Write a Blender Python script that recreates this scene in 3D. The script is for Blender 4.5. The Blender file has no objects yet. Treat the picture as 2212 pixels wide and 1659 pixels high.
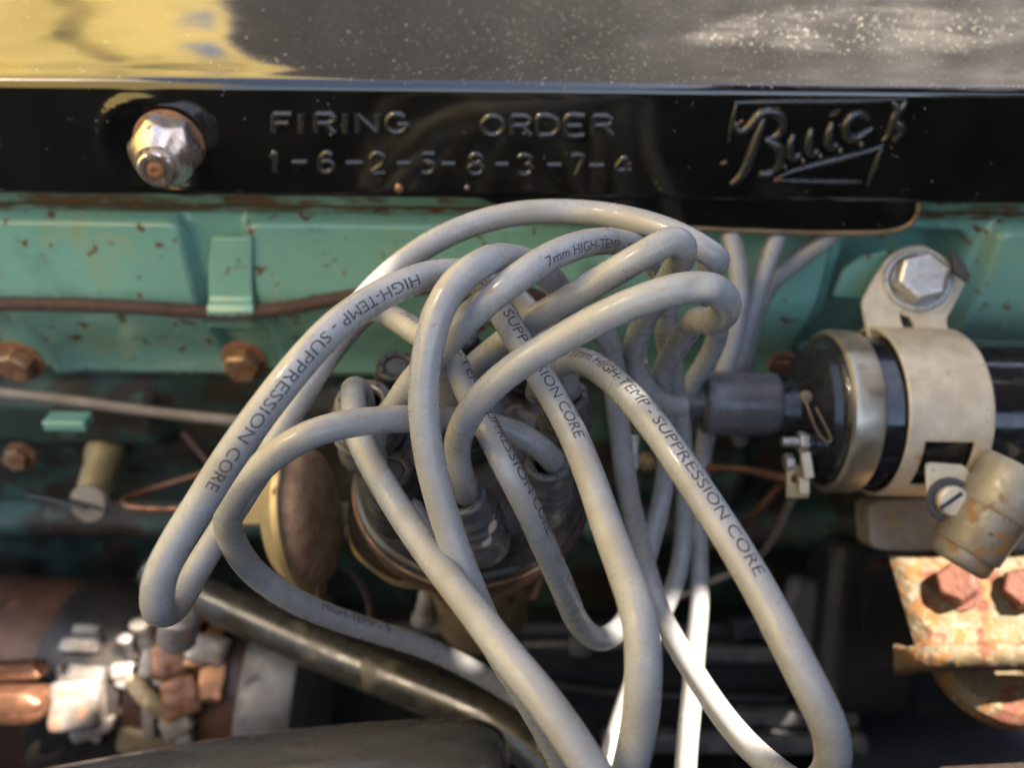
import bpy, bmesh, math, random
from mathutils import Vector, Matrix, noise as mnoise
random.seed(7)
sc = bpy.context.scene
COL = sc.collection
# ------------------------------------------------------------------ camera
TH, ROLL = math.radians(35), math.radians(0.6)
FPX, CX, CY = 1703.0, 1106.0, 829.5        # focal length and centre in reference units
FWD = Vector((0, math.cos(TH), -math.sin(TH)))
R0 = Vector((1, 0, 0)); U0 = Vector((0, math.sin(TH), math.cos(TH)))
RGT = (R0 * math.cos(ROLL) + U0 * math.sin(ROLL)).normalized()
UPV = (U0 * math.cos(ROLL) - R0 * math.sin(ROLL)).normalized()
cam = bpy.data.objects.new('camera', bpy.data.cameras.new('camera'))
COL.objects.link(cam); sc.camera = cam
cam.matrix_world = Matrix((RGT, UPV, -FWD)).transposed().to_4x4()
cam.data.sensor_width = 36.0
cam.data.lens = 36.0 * FPX / 2212.0
cam.data.clip_start, cam.data.clip_end = 0.01, 500
cam.data.dof.use_dof = True
cam.data.dof.focus_distance = 0.188
cam.data.dof.aperture_fstop = cam.data.lens / 3.1
# ------------------------------------------------------------------ light
SUN = Vector((0.50, -0.10, 0.86)).normalized()      # towards the sun
w = bpy.data.worlds.new('World'); sc.world = w; w.use_nodes = True
nt = w.node_tree; bg = nt.nodes['Background']
sky = nt.nodes.new('ShaderNodeTexSky'); sky.sky_type = 'NISHITA'; sky.sun_disc = False
sky.sun_elevation = math.asin(SUN.z)
sky.sun_rotation = math.atan2(SUN.x, SUN.y)
nt.links.new(sky.outputs[0], bg.inputs[0]); bg.inputs[1].default_value = 0.115
sl = bpy.data.lights.new('sun', 'SUN'); sl.energy = 4.4; sl.angle = math.radians(0.5); sl.color = (1, .95, .87)
so = bpy.data.objects.new('sun', sl); COL.objects.link(so)
so.rotation_euler = SUN.to_track_quat('Z', 'Y').to_euler()
sc.view_settings.view_transform = 'Standard'; sc.view_settings.look = 'None'
sc.view_settings.exposure = 2.62
sc.view_settings.use_white_balance = True
sc.view_settings.white_balance_temperature = 7350
sc.view_settings.white_balance_tint = 14; sc.view_settings.gamma = 1
# ------------------------------------------------------------------ helpers (lengths in mm)
def P(u, v, d):
    """point seen at u,v of the reference at depth d mm"""
    return (FWD + RGT * ((u - CX) / FPX) + UPV * ((CY - v) / FPX)) * d
def W(u, v, Y):
    """where the sight line through u,v meets the upright plane y = Y"""
    r = FWD + RGT * ((u - CX) / FPX) + UPV * ((CY - v) / FPX)
    return r * (Y / r.y)
def px(p):
    d = p.dot(FWD); return Vector((CX + FPX * p.dot(RGT) / d, CY - FPX * p.dot(UPV) / d))
def V(*a): return Vector(a)

def wl(o):
    return o.location + (wl(o.parent) if o.parent else Vector())
def mkobj(name, verts, faces, mats, parent=None, smooth=True, origin=None, fm=None):
    if origin is None:
        n = max(1, len(verts)); origin = sum((Vector(v) for v in verts), Vector()) / n
    me = bpy.data.meshes.new(name)
    me.from_pydata([((Vector(v) - origin) * 0.001)[:] for v in verts], [], faces)
    if not isinstance(mats, (list, tuple)): mats = [mats]
    for m in mats: me.materials.append(m)
    me.polygons.foreach_set('use_smooth', [smooth] * len(me.polygons))
    if fm: me.polygons.foreach_set('material_index', fm)
    me.update()
    o = bpy.data.objects.new(name, me); COL.objects.link(o)
    if parent is not None:
        o.parent = parent; o.location = origin * 0.001 - wl(parent)
    else: o.location = origin * 0.001
    return o
def thing(name, loc, label, cat, group=None):
    o = bpy.data.objects.new(name, None); COL.objects.link(o); o.location = Vector(loc) * 0.001
    o.empty_display_size = 0.01
    return tag(o, label, cat, group)
def tag(o, label=None, cat=None, group=None, kind=None):
    if label: o['label'] = label
    if cat: o['category'] = cat
    if group: o['group'] = group
    if kind: o['kind'] = kind
    return o
def auto(o, ang=35):
    me = o.data
    bm = bmesh.new(); bm.from_mesh(me)
    bmesh.ops.recalc_face_normals(bm, faces=bm.faces)
    for e in bm.edges:
        if len(e.link_faces) == 2 and e.calc_face_angle(0) > math.radians(ang): e.smooth = False
    bm.to_mesh(me); bm.free(); return o
def bev(o, w=0.4, seg=2, ang=35):
    m = o.modifiers.new('b', 'BEVEL'); m.width = w * .001; m.segments = seg; m.limit_method = 'ANGLE'; m.angle_limit = math.radians(ang)
    m.harden_normals = False
    return o
def frame(axis, ref=None):
    z = Vector(axis).normalized()
    r = Vector(ref) if ref is not None else (V(1, 0, 0) if abs(z.x) < .8 else V(0, 1, 0))
    x = (r - z * r.dot(z)).normalized(); return x, z.cross(x), z
def lathe(prof, c, axis, seg=40, ref=None, wob=0):
    """prof: (radius, height along axis)"""
    x, y, z = frame(axis, ref); vs, fs = [], []
    for r, h in prof:
        for i in range(seg):
            a = 2 * math.pi * i / seg
            rr = max(r, 0.001)
            if wob: rr *= 1 + wob * mnoise.noise(V(math.cos(a) * 2, math.sin(a) * 2, h * .15))
            vs.append(c + z * h + (x * math.cos(a) + y * math.sin(a)) * rr)
    for j in range(len(prof) - 1):
        for i in range(seg):
            k = (i + 1) % seg
            fs.append((j * seg + i, j * seg + k, (j + 1) * seg + k, (j + 1) * seg + i))
    return vs, fs
def Lathe(name, prof, c, axis, m, parent=None, seg=40, ref=None, ang=35, wob=0):
    vs, fs = lathe(prof, Vector(c), axis, seg, ref, wob)
    return auto(mkobj(name, vs, fs, m, parent), ang)
def catmull(pts, step=1.2):
    pts = [Vector(p) for p in pts]
    q = [pts[0] * 2 - pts[1]] + pts + [pts[-1] * 2 - pts[-2]]
    dense = []
    for i in range(1, len(q) - 2):
        p0, p1, p2, p3 = q[i - 1:i + 3]
        t0 = 0; t1 = t0 + max((p1 - p0).length, 1e-4) ** .5; t2 = t1 + max((p2 - p1).length, 1e-4) ** .5; t3 = t2 + max((p3 - p2).length, 1e-4) ** .5
        n = 12
        for k in range(n):
            t = t1 + (t2 - t1) * k / n
            a1 = p0 * ((t1 - t) / (t1 - t0)) + p1 * ((t - t0) / (t1 - t0))
            a2 = p1 * ((t2 - t) / (t2 - t1)) + p2 * ((t - t1) / (t2 - t1))
            a3 = p2 * ((t3 - t) / (t3 - t2)) + p3 * ((t - t2) / (t3 - t2))
            b1 = a1 * ((t2 - t) / (t2 - t0)) + a2 * ((t - t0) / (t2 - t0))
            b2 = a2 * ((t3 - t) / (t3 - t1)) + a3 * ((t - t1) / (t3 - t1))
            dense.append(b1 * ((t2 - t) / (t2 - t1)) + b2 * ((t - t1) / (t2 - t1)))
    dense.append(q[-2])
    for _ in range(10):      # ease out corners
        dense = [dense[0]] + [dense[i] * .5 + (dense[i - 1] + dense[i + 1]) * .25 for i in range(1, len(dense) - 1)] + [dense[-1]]
    L = [0]
    for i in range(1, len(dense)): L.append(L[-1] + (dense[i] - dense[i - 1]).length)
    n = max(2, int(L[-1] / step)); out = []; j = 0
    for k in range(n + 1):
        s = L[-1] * k / n
        while j < len(L) - 2 and L[j + 1] < s: j += 1
        f = (s - L[j]) / max(1e-9, L[j + 1] - L[j]); out.append(dense[j].lerp(dense[j + 1], min(1, max(0, f))))
    return out
def sweep(path, r, seg=20, caps=True, flat=None, closed=False):
    n = len(path); vs, fs = [], []
    t = (path[1] - path[0]).normalized(); x, y, _ = frame(t)
    for i, p in enumerate(path):
        tn = (path[min(i + 1, n - 1)] - path[max(i - 1, 0)]).normalized()
        q = t.rotation_difference(tn); x = q @ x; t = tn
        x = (x - t * x.dot(t)).normalized(); y = t.cross(x)
        rr = r(i / (n - 1)) if callable(r) else r
        for k in range(seg):
            a = 2 * math.pi * k / seg
            off = (x * math.cos(a) + y * math.sin(a)) * rr
            if flat is not None: off -= flat[0] * off.dot(flat[0]) * (1 - flat[1])
            vs.append(p + off)
    for i in range(n - 1):
        for k in range(seg):
            k2 = (k + 1) % seg
            fs.append((i * seg + k, i * seg + k2, (i + 1) * seg + k2, (i + 1) * seg + k))
    if caps:
        fs.append(tuple(reversed(range(seg)))); fs.append(tuple(range((n - 1) * seg, n * seg)))
    return vs, fs
def Tube(name, pts, r, m, parent=None, seg=20, step=1.2, raw=False, flat=None):
    path = [Vector(p) for p in pts] if raw else catmull(pts, step)
    vs, fs = sweep(path, r, seg, True, flat)
    return auto(mkobj(name, vs, fs, m, parent), 60)
def Box(name, c, size, m, parent=None, X=(1, 0, 0), Z=(0, 0, 1), b=0.5, seg=2, taper=None):
    z = Vector(Z).normalized(); x = Vector(X); x = (x - z * x.dot(z)).normalized(); y = z.cross(x)
    sx, sy, sz = (s / 2 for s in size); vs = []
    for k in (-1, 1):
        tp = taper if (taper and k > 0) else 1
        for i, j in ((-1, -1), (1, -1), (1, 1), (-1, 1)):
            vs.append(Vector(c) + x * sx * i * tp + y * sy * j * tp + z * sz * k)
    fs = [(3, 2, 1, 0), (4, 5, 6, 7), (0, 1, 5, 4), (1, 2, 6, 5), (2, 3, 7, 6), (3, 0, 4, 7)]
    o = mkobj(name, vs, fs, m, parent, smooth=False, origin=Vector(c))
    if b: bev(o, b, seg)
    return o
def Hex(name, c, axis, r, h, m, parent=None, ref=None, rot=0, dome=0.0, b=.35):
    """hexagon head standing on c along axis"""
    x, y, z = frame(axis, ref); vs = []
    ring = lambda rr, hh: [Vector(c) + z * hh + (x * math.cos(rot + math.pi / 3 * i) + y * math.sin(rot + math.pi / 3 * i)) * rr for i in range(6)]
    vs = ring(r, 0) + ring(r, h * .86) + ring(r * .86, h)
    fs = [tuple(reversed(range(6)))]
    for j in (0, 1):
        for i in range(6):
            k = (i + 1) % 6; fs.append((j * 6 + i, j * 6 + k, j * 6 + 6 + k, j * 6 + 6 + i))
    fs.append(tuple(range(12, 18)))
    o = mkobj(name, vs, fs, m, parent, smooth=False)
    return bev(o, b, 2, 20)
def Plate(name, outline, thick, m, parent=None, holes=(), n=None, b=.35):
    """flat outline (points in space) with holes, extruded along n by thick"""
    bm = bmesh.new()
    O = [Vector(p) for p in outline]
    if n is None: n = (O[1] - O[0]).cross(O[2] - O[1]).normalized()
    n = Vector(n).normalized(); c = sum(O, Vector()) / len(O)
    es = []
    for loop in [O] + [[Vector(p) for p in h] for h in holes]:
        vs = [bm.verts.new((p - c - n * (p - c).dot(n)) * .001) for p in loop]
        for i in range(len(vs)): es.append(bm.edges.new((vs[i], vs[(i + 1) % len(vs)])))
    bmesh.ops.triangle_fill(bm, edges=es, use_beauty=True, normal=n)
    g = bmesh.ops.extrude_face_region(bm, geom=list(bm.faces))
    bmesh.ops.translate(bm, verts=[v for v in g['geom'] if isinstance(v, bmesh.types.BMVert)], vec=n * thick * .001)
    bmesh.ops.dissolve_limit(bm, angle_limit=.02, verts=bm.verts, edges=bm.edges)
    bmesh.ops.recalc_face_normals(bm, faces=bm.faces)
    me = bpy.data.meshes.new(name); bm.to_mesh(me); bm.free(); me.materials.append(m)
    o = bpy.data.objects.new(name, me); COL.objects.link(o)
    if parent is not None: o.parent = parent; o.location = c * .001 - wl(parent)
    else: o.location = c * .001
    if b: bev(o, b, 2, 40)
    return o
def rounded(pts, r=2, n=4):
    """round the corners of a closed loop"""
    pts = [Vector(p) for p in pts]; out = []
    for i, p in enumerate(pts):
        a, b = pts[i - 1], pts[(i + 1) % len(pts)]
        la, lb = (a - p).length, (b - p).length; k = min(r, la * .45, lb * .45)
        p0, p2 = p + (a - p) / la * k, p + (b - p) / lb * k
        for j in range(n + 1):
            t = j / n; out.append(p0 * (1 - t) ** 2 + p * 2 * t * (1 - t) + p2 * t * t)
    return out
def join(bits):
    vs, fs = [], []
    for a, b in bits:
        k = len(vs); vs += list(a); fs += [tuple(i + k for i in f) for f in b]
    return vs, fs
def Chunk(name, c, size, m, parent=None, X=(1, 0, 0), Z=(0, 0, 1), amp=.12, e=.35, seed=0, n=9, fr=.22):
    """worn, uneven block: rounded cube with lumps and chipped edges"""
    z = Vector(Z).normalized(); x = Vector(X); x = (x - z * x.dot(z)).normalized(); y = z.cross(x); c = Vector(c)
    bm = bmesh.new(); bmesh.ops.create_cube(bm, size=2); bmesh.ops.subdivide_edges(bm, edges=bm.edges, cuts=n, use_grid_fill=True)
    vs = []
    for v in bm.verts:
        q = v.co; k = (abs(q.x) ** 5 + abs(q.y) ** 5 + abs(q.z) ** 5) ** .2; s = 1 * (1 - e) + e / k * 1.0
        w_ = q * s; o = V(w_.x * size[0] / 2, w_.y * size[1] / 2, w_.z * size[2] / 2)
        nn = mnoise.noise(V(o.x * fr + seed * 7.3, o.y * fr, o.z * fr)) + .5 * mnoise.noise(V(o.x * fr * 3 + seed, o.y * fr * 3, o.z * fr * 3))
        o *= 1 + amp * nn
        vs.append(c + x * o.x + y * o.y + z * o.z)
    fs = [tuple(a.index for a in f.verts) for f in bm.faces]; bm.free()
    return auto(mkobj(name, vs, fs, m, parent, origin=c), 85)
# ------------------------------------------------------------------ materials
def mat(name, c1, c2=None, rough=.5, metal=0., scale=.15, bump=0., bscale=1.5, stains=(), coat=0., rvar=.12, detail=5,
        specks=None, dist=0., stretch=(1, 1, 1), bump_d=None, spec=.5, scr=0.):
    """scale / bscale in 1/mm; stains: (colour, scale, threshold, softness, rough, metal)"""
    m = bpy.data.materials.new(name); m.use_nodes = True
    t = m.node_tree; N = t.nodes; L = t.links; b = N['Principled BSDF']
    tc = N.new('ShaderNodeTexCoord'); mp = N.new('ShaderNodeMapping')
    mp.inputs['Scale'].default_value = [1000 * s for s in stretch]; L.new(tc.outputs['Object'], mp.inputs[0]); co = mp.outputs[0]
    def noi(s, d=4., r=.55, off=0, D=0.):
        n = N.new('ShaderNodeTexNoise'); n.inputs['Scale'].default_value = s; n.inputs['Detail'].default_value = d
        n.inputs['Roughness'].default_value = r; n.inputs['Distortion'].default_value = D
        if off:
            a = N.new('ShaderNodeVectorMath'); a.operation = 'ADD'; a.inputs[1].default_value = (off * 13.7, off * 7.1, off * 3.3)
            L.new(co, a.inputs[0]); L.new(a.outputs[0], n.inputs['Vector'])
        else: L.new(co, n.inputs['Vector'])
        return n.outputs[0]
    def ramp(src, a, b_):
        r = N.new('ShaderNodeMapRange'); r.interpolation_type = 'SMOOTHSTEP'
        r.inputs[1].default_value = a; r.inputs[2].default_value = b_; L.new(src, r.inputs[0]); return r.outputs[0]
    def mixc(f, a, b_):
        x = N.new('ShaderNodeMix'); x.data_type = 'RGBA'
        if isinstance(f, float): x.inputs[0].default_value = f
        else: L.new(f, x.inputs[0])
        for i, s in ((6, a), (7, b_)):
            if isinstance(s, tuple): x.inputs[i].default_value = (*s, 1)
            else: L.new(s, x.inputs[i])
        return x.outputs[2]
    def mixf(f, a, b_):
        x = N.new('ShaderNodeMix'); L.new(f, x.inputs[0])
        for i, s in ((2, a), (3, b_)):
            if isinstance(s, (int, float)): x.inputs[i].default_value = s
            else: L.new(s, x.inputs[i])
        return x.outputs[0]
    c2 = c2 or tuple(x * .8 for x in c1)
    col = mixc(ramp(noi(scale, detail, .6, D=dist), .32, .68), c1, c2)
    rg = mixf(ramp(noi(scale * 2.3, 4, .6, 1), .3, .7), max(.02, rough - rvar), min(1, rough + rvar)); me = metal; hs = []
    for i, s in enumerate(stains):
        sc_, th, sf = s[1], s[2], s[3]; f = ramp(noi(sc_, 6, .62, 2 + i, .3), th, th + sf)
        col = mixc(f, col, s[0]); rg = mixf(f, rg, s[4] if len(s) > 4 else .85); me = mixf(f, me, s[5] if len(s) > 5 else 0.)
        hs.append((f, .15))
    if specks:
        v = N.new('ShaderNodeTexVoronoi'); v.inputs['Scale'].default_value = specks[1]; v.inputs['Randomness'].default_value = 1
        L.new(co, v.inputs['Vector'])
        f = ramp(v.outputs['Distance'], specks[2], specks[2] * .6)
        g = N.new('ShaderNodeMath'); g.operation = 'MULTIPLY'; L.new(f, g.inputs[0]); L.new(ramp(noi(specks[1] * .35, 2, .5, 9), specks[3], specks[3] + .05), g.inputs[1])
        col = mixc(g.outputs[0], col, specks[0]); rg = mixf(g.outputs[0], rg, .8)
        me = mixf(g.outputs[0], me, 0.)
    if isinstance(col, tuple): b.inputs['Base Color'].default_value = (*col, 1)
    else: L.new(col, b.inputs['Base Color'])
    L.new(rg, b.inputs['Roughness'])
    if isinstance(me, (int, float)): b.inputs['Metallic'].default_value = me
    else: L.new(me, b.inputs['Metallic'])
    b.inputs['Coat Weight'].default_value = coat; b.inputs['Coat Roughness'].default_value = .08
    b.inputs['Specular IOR Level'].default_value = spec
    h = None
    if bump:
        h = noi(bscale, 5, .6, 5)
        for f, k in hs:
            x = N.new('ShaderNodeMath'); x.operation = 'MULTIPLY_ADD'; x.inputs[1].default_value = k; L.new(f, x.inputs[0]); L.new(h, x.inputs[2]); h = x.outputs[0]
        bp = N.new('ShaderNodeBump'); bp.inputs['Distance'].default_value = .001; bp.inputs['Strength'].default_value = bump
        L.new(h, bp.inputs['Height']); L.new(bp.outputs[0], b.inputs['Normal'])
    m['_h'] = 1
    return m
RUST = (.16, .052, .018); RUSTL = (.33, .13, .045); GRIME = (.035, .026, .016)
M = {}
M['wire'] = mat('grey silicone', (.298, .303, .304), (.245, .25, .25), rough=.30, rvar=.08, scale=.12, bump=.03, bscale=3,
                stains=(((.25, .235, .20), .05, .52, .2, .6), ((.22, .20, .17), .5, .62, .1, .6), ((.32, .19, .10), .09, .69, .05, .7)), specks=((.17, .14, .10), .7, .20, .66))
M['wire_old'] = mat('grey silicone in the back', (.28, .28, .28), (.22, .22, .22), rough=.33, scale=.1, bump=.03, bscale=3,
                stains=(((.28, .25, .2), .05, .58, .2, .6),))
M['ink'] = mat('black ink', (.028, .028, .032), (.06, .06, .06), rough=.5, scale=.8, stains=(((.27, .27, .265), .5, .60, .14, .45),))
M['black'] = mat('black enamel', (.0035, .0035, .0035), (.007, .0065, .006), rough=.13, rvar=.05, scale=.05, coat=.6, bump=.012, bscale=.06,
                specks=((.42, .39, .33), .55, .12, .60), stains=(((.035, .032, .028), .02, .6, .25, .38),))
def dusty_top():
    m = mat('dusty black enamel', (.004, .004, .004), (.008, .0075, .007), rough=.10, rvar=.04, scale=.04, coat=.5, bump=.16, bscale=.045, stretch=(.5, 1, 1),
            specks=((.55, .52, .45), .45, .12, .55))
    t = m.node_tree; N = t.nodes; L = t.links; b = N['Principled BSDF']
    tc = N.new('ShaderNodeTexCoord'); mp = N.new('ShaderNodeMapping'); mp.inputs['Scale'].default_value = (1000,) * 3; L.new(tc.outputs['Object'], mp.inputs[0])
    def noi(s, d, o=0, st=None):
        n = N.new('ShaderNodeTexNoise'); n.inputs['Scale'].default_value = s; n.inputs['Detail'].default_value = d; n.inputs['Roughness'].default_value = .6
        q = N.new('ShaderNodeMapping'); q.inputs['Location'].default_value = (o, o * .7, 0); q.inputs['Scale'].default_value = st or (1, 1, 1); L.new(mp.outputs[0], q.inputs[0]); L.new(q.outputs[0], n.inputs['Vector']); return n.outputs[0]
    def mr(x, a, b_, lo=0., hi=1.):
        r = N.new('ShaderNodeMapRange'); r.interpolation_type = 'SMOOTHSTEP'; r.inputs[1].default_value = a; r.inputs[2].default_value = b_; r.inputs[3].default_value = lo; r.inputs[4].default_value = hi; L.new(x, r.inputs[0]); return r.outputs[0]
    def mul(a, b_, op='MULTIPLY'):
        x = N.new('ShaderNodeMath'); x.operation = op
        for k, v in enumerate((a, b_)):
            if isinstance(v, float): x.inputs[k].default_value = v
            else: L.new(v, x.inputs[k])
        return x.outputs[0]
    sp = N.new('ShaderNodeSeparateXYZ'); L.new(mp.outputs[0], sp.inputs[0])
    gx = mr(sp.outputs[0], -30, 80, .06, 1.)
    big = mr(noi(.03, 4, 40), .40, .60, .08, 1.)
    film = mul(mul(gx, big), mr(noi(.22, 5, 11, (.16, 1, 1)), .3, .66, .1, 1.))
    vo = N.new('ShaderNodeTexVoronoi'); vo.inputs['Scale'].default_value = 1.15; L.new(mp.outputs[0], vo.inputs['Vector'])
    grit = mul(mr(vo.outputs['Distance'], .30, .16), mr(noi(.7, 2, 23), .56, .62))
    grit = mul(grit, mr(sp.outputs[0], -140, 40, .12, 1.))
    d = N.new('ShaderNodeBsdfDiffuse')
    cm = N.new('ShaderNodeMix'); cm.data_type = 'RGBA'; L.new(grit, cm.inputs[0]); cm.inputs[6].default_value = (.30, .29, .27, 1); cm.inputs[7].default_value = (.85, .82, .72, 1)
    L.new(cm.outputs[2], d.inputs[0])
    fac = mul(mul(film, .13), mul(grit, .9), 'MAXIMUM')
    mx = N.new('ShaderNodeMixShader'); L.new(fac, mx.inputs[0]); L.new(b.outputs[0], mx.inputs[1]); L.new(d.outputs[0], mx.inputs[2])
    L.new(mx.outputs[0], N['Material Output'].inputs[0])
    # long fine polishing scratches
    bp = next(n for n in N if n.type == 'BUMP'); h0 = bp.inputs['Height'].links[0].from_socket
    L.new(mul(h0, mul(noi(1.6, 3, 5, (.03, 1, 1)), .035), 'ADD'), bp.inputs['Height'])
    return m
M['black_top'] = dusty_top()
M['emb'] = mat('worn black enamel on raised lettering', (.012, .012, .011), (.022, .021, .019), rough=.3, rvar=.08, scale=.3, coat=.4, bump=.05, bscale=1.5, stains=(((.05, .046, .04), .5, .6, .12, .6),))
M['teal'] = mat('green engine enamel', (.22, .46, .36), (.18, .40, .32), rough=.18, rvar=.07, scale=.02, coat=.6, bump=.03, bscale=.25,
                stains=(((.25, .40, .26), .04, .50, .2, .4), ((.13, .19, .12), .09, .60, .12, .6), ((.10, .14, .09), .02, .58, .2, .5), ((.14, .055, .02), .13, .605, .04, .85), ((.03, .04, .025), .2, .68, .05, .8)))
M['teal_rusty'] = mat('rusting green enamel', (.17, .34, .25), (.12, .24, .17), rough=.45, scale=.05, bump=.25, bscale=.6, stretch=(.45, 1, 1.5),
                stains=(((.085, .08, .035), .05, .45, .14, .8), ((.15, .055, .02), .12, .53, .07, .9), ((.03, .022, .012), .2, .6, .06, .9)))
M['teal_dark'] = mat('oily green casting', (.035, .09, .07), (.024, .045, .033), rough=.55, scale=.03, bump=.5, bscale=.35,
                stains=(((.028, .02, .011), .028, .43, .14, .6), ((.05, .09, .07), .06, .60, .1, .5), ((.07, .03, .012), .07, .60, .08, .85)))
M['rust'] = mat('rusty steel', (.17, .072, .03), (.28, .13, .055), rough=.75, scale=.25, bump=.5, bscale=.9, stains=(((.08, .03, .014), .3, .58, .1, .9),))
M['rustbolt'] = mat('plated rusty bolt', (.42, .27, .15), (.25, .11, .05), rough=.42, metal=.6, scale=.25, bump=.25, bscale=.8, stains=((RUST, .25, .55, .1, .9),))
M['nut'] = mat('worn plated nut', (.60, .54, .50), (.50, .38, .28), rough=.24, metal=.85, scale=.12, bump=.1, bscale=.6, stains=(((.11, .05, .03), .2, .63, .06, .7),))
M['zinc'] = mat('dull zinc plate', (.68, .60, .45), (.56, .47, .34), rough=.5, metal=.35, scale=.12, bump=.12, bscale=.9,
                stains=(((.38, .23, .12), .07, .60, .1, .7), ((.17, .13, .09), .16, .68, .05, .8)), specks=((.15, .08, .04), .45, .2, .6))
M['rustyzinc'] = mat('rust flecked zinc', (.30, .26, .19), (.24, .18, .10), rough=.5, metal=.4, scale=.12, bump=.2, bscale=.9, stains=(((.30, .15, .05), .16, .54, .08, .8), ((.12, .06, .03), .5, .63, .04, .8)))
M['clipzinc'] = mat('tarnished zinc', (.33, .30, .23), (.25, .22, .15), rough=.5, metal=.4, scale=.1, bump=.15, bscale=1., stains=(((.24, .13, .06), .1, .6, .1, .8),))
M['zincbright'] = mat('zinc bolt', (.50, .48, .43), (.38, .35, .30), rough=.36, metal=.7, scale=.2, bump=.1, bscale=1.2, stains=(((.2, .14, .09), .25, .63, .08, .8),))
M['brass'] = mat('brassy rolled rim', (.52, .46, .34), (.45, .40, .31), rough=.4, metal=.85, scale=.08, bump=.04, bscale=.8)
M['bakelite'] = mat('black bakelite', (.012, .012, .013), (.02, .02, .02), rough=.28, scale=.1, bump=.04, bscale=.8)
M['coilcan'] = mat('black coil enamel', (.009, .009, .011), (.016, .016, .018), rough=.2, scale=.08, coat=.4, bump=.03, bscale=.3, specks=((.2, .2, .2), .3, .12, .62))
M['rubber'] = mat('grey-black rubber', (.095, .097, .103), (.065, .067, .072), rough=.32, scale=.12, bump=.08, bscale=1.2, stains=(((.13, .125, .11), .09, .6, .15, .6),))
M['rubber_dark'] = mat('black rubber', (.02, .02, .022), (.03, .03, .03), rough=.5, scale=.1, bump=.1, bscale=1.)
M['cap'] = mat('dusty distributor cap', (.022, .022, .024), (.042, .04, .037), rough=.32, scale=.09, bump=.15, bscale=.8, stains=(((.13, .11, .08), .12, .6, .12, .8),))
M['dist'] = mat('tan cast distributor body', (.21, .155, .085), (.14, .095, .05), rough=.55, metal=.25, scale=.06, bump=.3, bscale=.5, stains=(((.07, .035, .018), .08, .56, .15, .8),))
M['capedge'] = mat('dirty copper band', (.11, .05, .028), (.045, .028, .018), rough=.5, metal=.4, scale=.04, bump=.3, bscale=.6, stains=(((.04, .025, .015), .05, .5, .12, .7),))
M['copper'] = mat('copper brown steel', (.22, .105, .06), (.13, .06, .036), rough=.4, metal=.6, scale=.12, bump=.2, bscale=.8, stains=(((.09, .04, .025), .15, .58, .1, .8),))
M['vac'] = mat('flaking brown paint', (.34, .22, .13), (.20, .10, .06), rough=.55, metal=.1, scale=.16, bump=.6, bscale=.6, stains=(((.30, .05, .03), .09, .62, .06, .7), ((.30, .24, .13), .07, .6, .1, .6)))
M['tan'] = mat('yellowed cadmium steel', (.42, .33, .17), (.32, .24, .12), rough=.5, metal=.45, scale=.06, bump=.2, bscale=.6, stains=(((.16, .09, .04), .09, .6, .1, .8),))
M['hose'] = mat('olive-black hose', (.045, .041, .032), (.03, .027, .022), rough=.3, scale=.06, bump=.12, bscale=.6, stains=(((.12, .10, .065), .05, .58, .15, .6),))
M['bighose'] = mat('scuffed black hose', (.06, .06, .06), (.04, .04, .041), rough=.2, scale=.08, bump=.06, bscale=.8, specks=((.2, .2, .19), .35, .15, .62), stretch=(.3, 1, 1))
M['gen'] = mat('greasy brown generator case', (.11, .05, .03), (.065, .032, .02), rough=.48, metal=.15, scale=.04, bump=.2, bscale=.4, stains=(((.025, .016, .012), .03, .52, .15, .6), ((.22, .10, .06), .06, .62, .12, .7)))
M['genband'] = mat('black oily band', (.014, .012, .010), (.022, .018, .015), rough=.38, scale=.05, bump=.12, bscale=.5)
M['alloy'] = mat('grey cast end plate', (.24, .235, .23), (.15, .145, .14), rough=.5, metal=.4, scale=.05, bump=.3, bscale=.5, stains=(((.06, .045, .035), .06, .55, .12, .8),))
M['whitemetal'] = mat('bare bright metal', (.30, .28, .26), (.20, .165, .14), rough=.42, metal=.35, scale=.1, bump=.12, bscale=.6, stains=(((.35, .17, .10), .1, .6, .1, .7),))
M['orange'] = mat('orange rusted terminal', (.32, .16, .085), (.18, .08, .045), rough=.38, metal=.4, scale=.1, bump=.2, bscale=.6)
M['cream'] = mat('cream insulated wire', (.42, .33, .19), (.30, .21, .12), rough=.5, scale=.1, bump=.1)
M['mount'] = mat('flaking yellowed casting', (.145, .10, .045), (.11, .085, .05), rough=.7, scale=.10, bump=.7, bscale=.5,
                stains=(((.18, .08, .02), .14, .50, .08, .85), ((.24, .21, .15), .3, .58, .05, .8), ((.12, .038, .02), .07, .52, .06, .85), ((.08, .04, .025), .3, .62, .04, .9)))
M['mountface'] = mat('grey brown casting face', (.30, .26, .21), (.20, .16, .13), rough=.6, scale=.06, bump=.5, bscale=.5,
                stains=(((.36, .25, .10), .06, .60, .1, .8), ((.17, .07, .045), .08, .62, .08, .8)))
M['redbolt'] = mat('red rusted bolt', (.17, .06, .035), (.11, .036, .022), rough=.6, metal=.15, scale=.15, bump=.4, bscale=.7)
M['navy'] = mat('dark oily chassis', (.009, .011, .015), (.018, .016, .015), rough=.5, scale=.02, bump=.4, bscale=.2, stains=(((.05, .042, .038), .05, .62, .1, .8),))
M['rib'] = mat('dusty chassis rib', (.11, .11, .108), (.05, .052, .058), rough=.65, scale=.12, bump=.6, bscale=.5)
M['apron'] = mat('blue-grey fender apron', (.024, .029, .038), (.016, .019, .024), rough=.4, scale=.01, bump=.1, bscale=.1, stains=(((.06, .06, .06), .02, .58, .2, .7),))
M['braid'] = mat('brown braided cloth', (.085, .047, .035), (.06, .032, .024), rough=.8, scale=.3, bump=.3, bscale=2.5)
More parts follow.
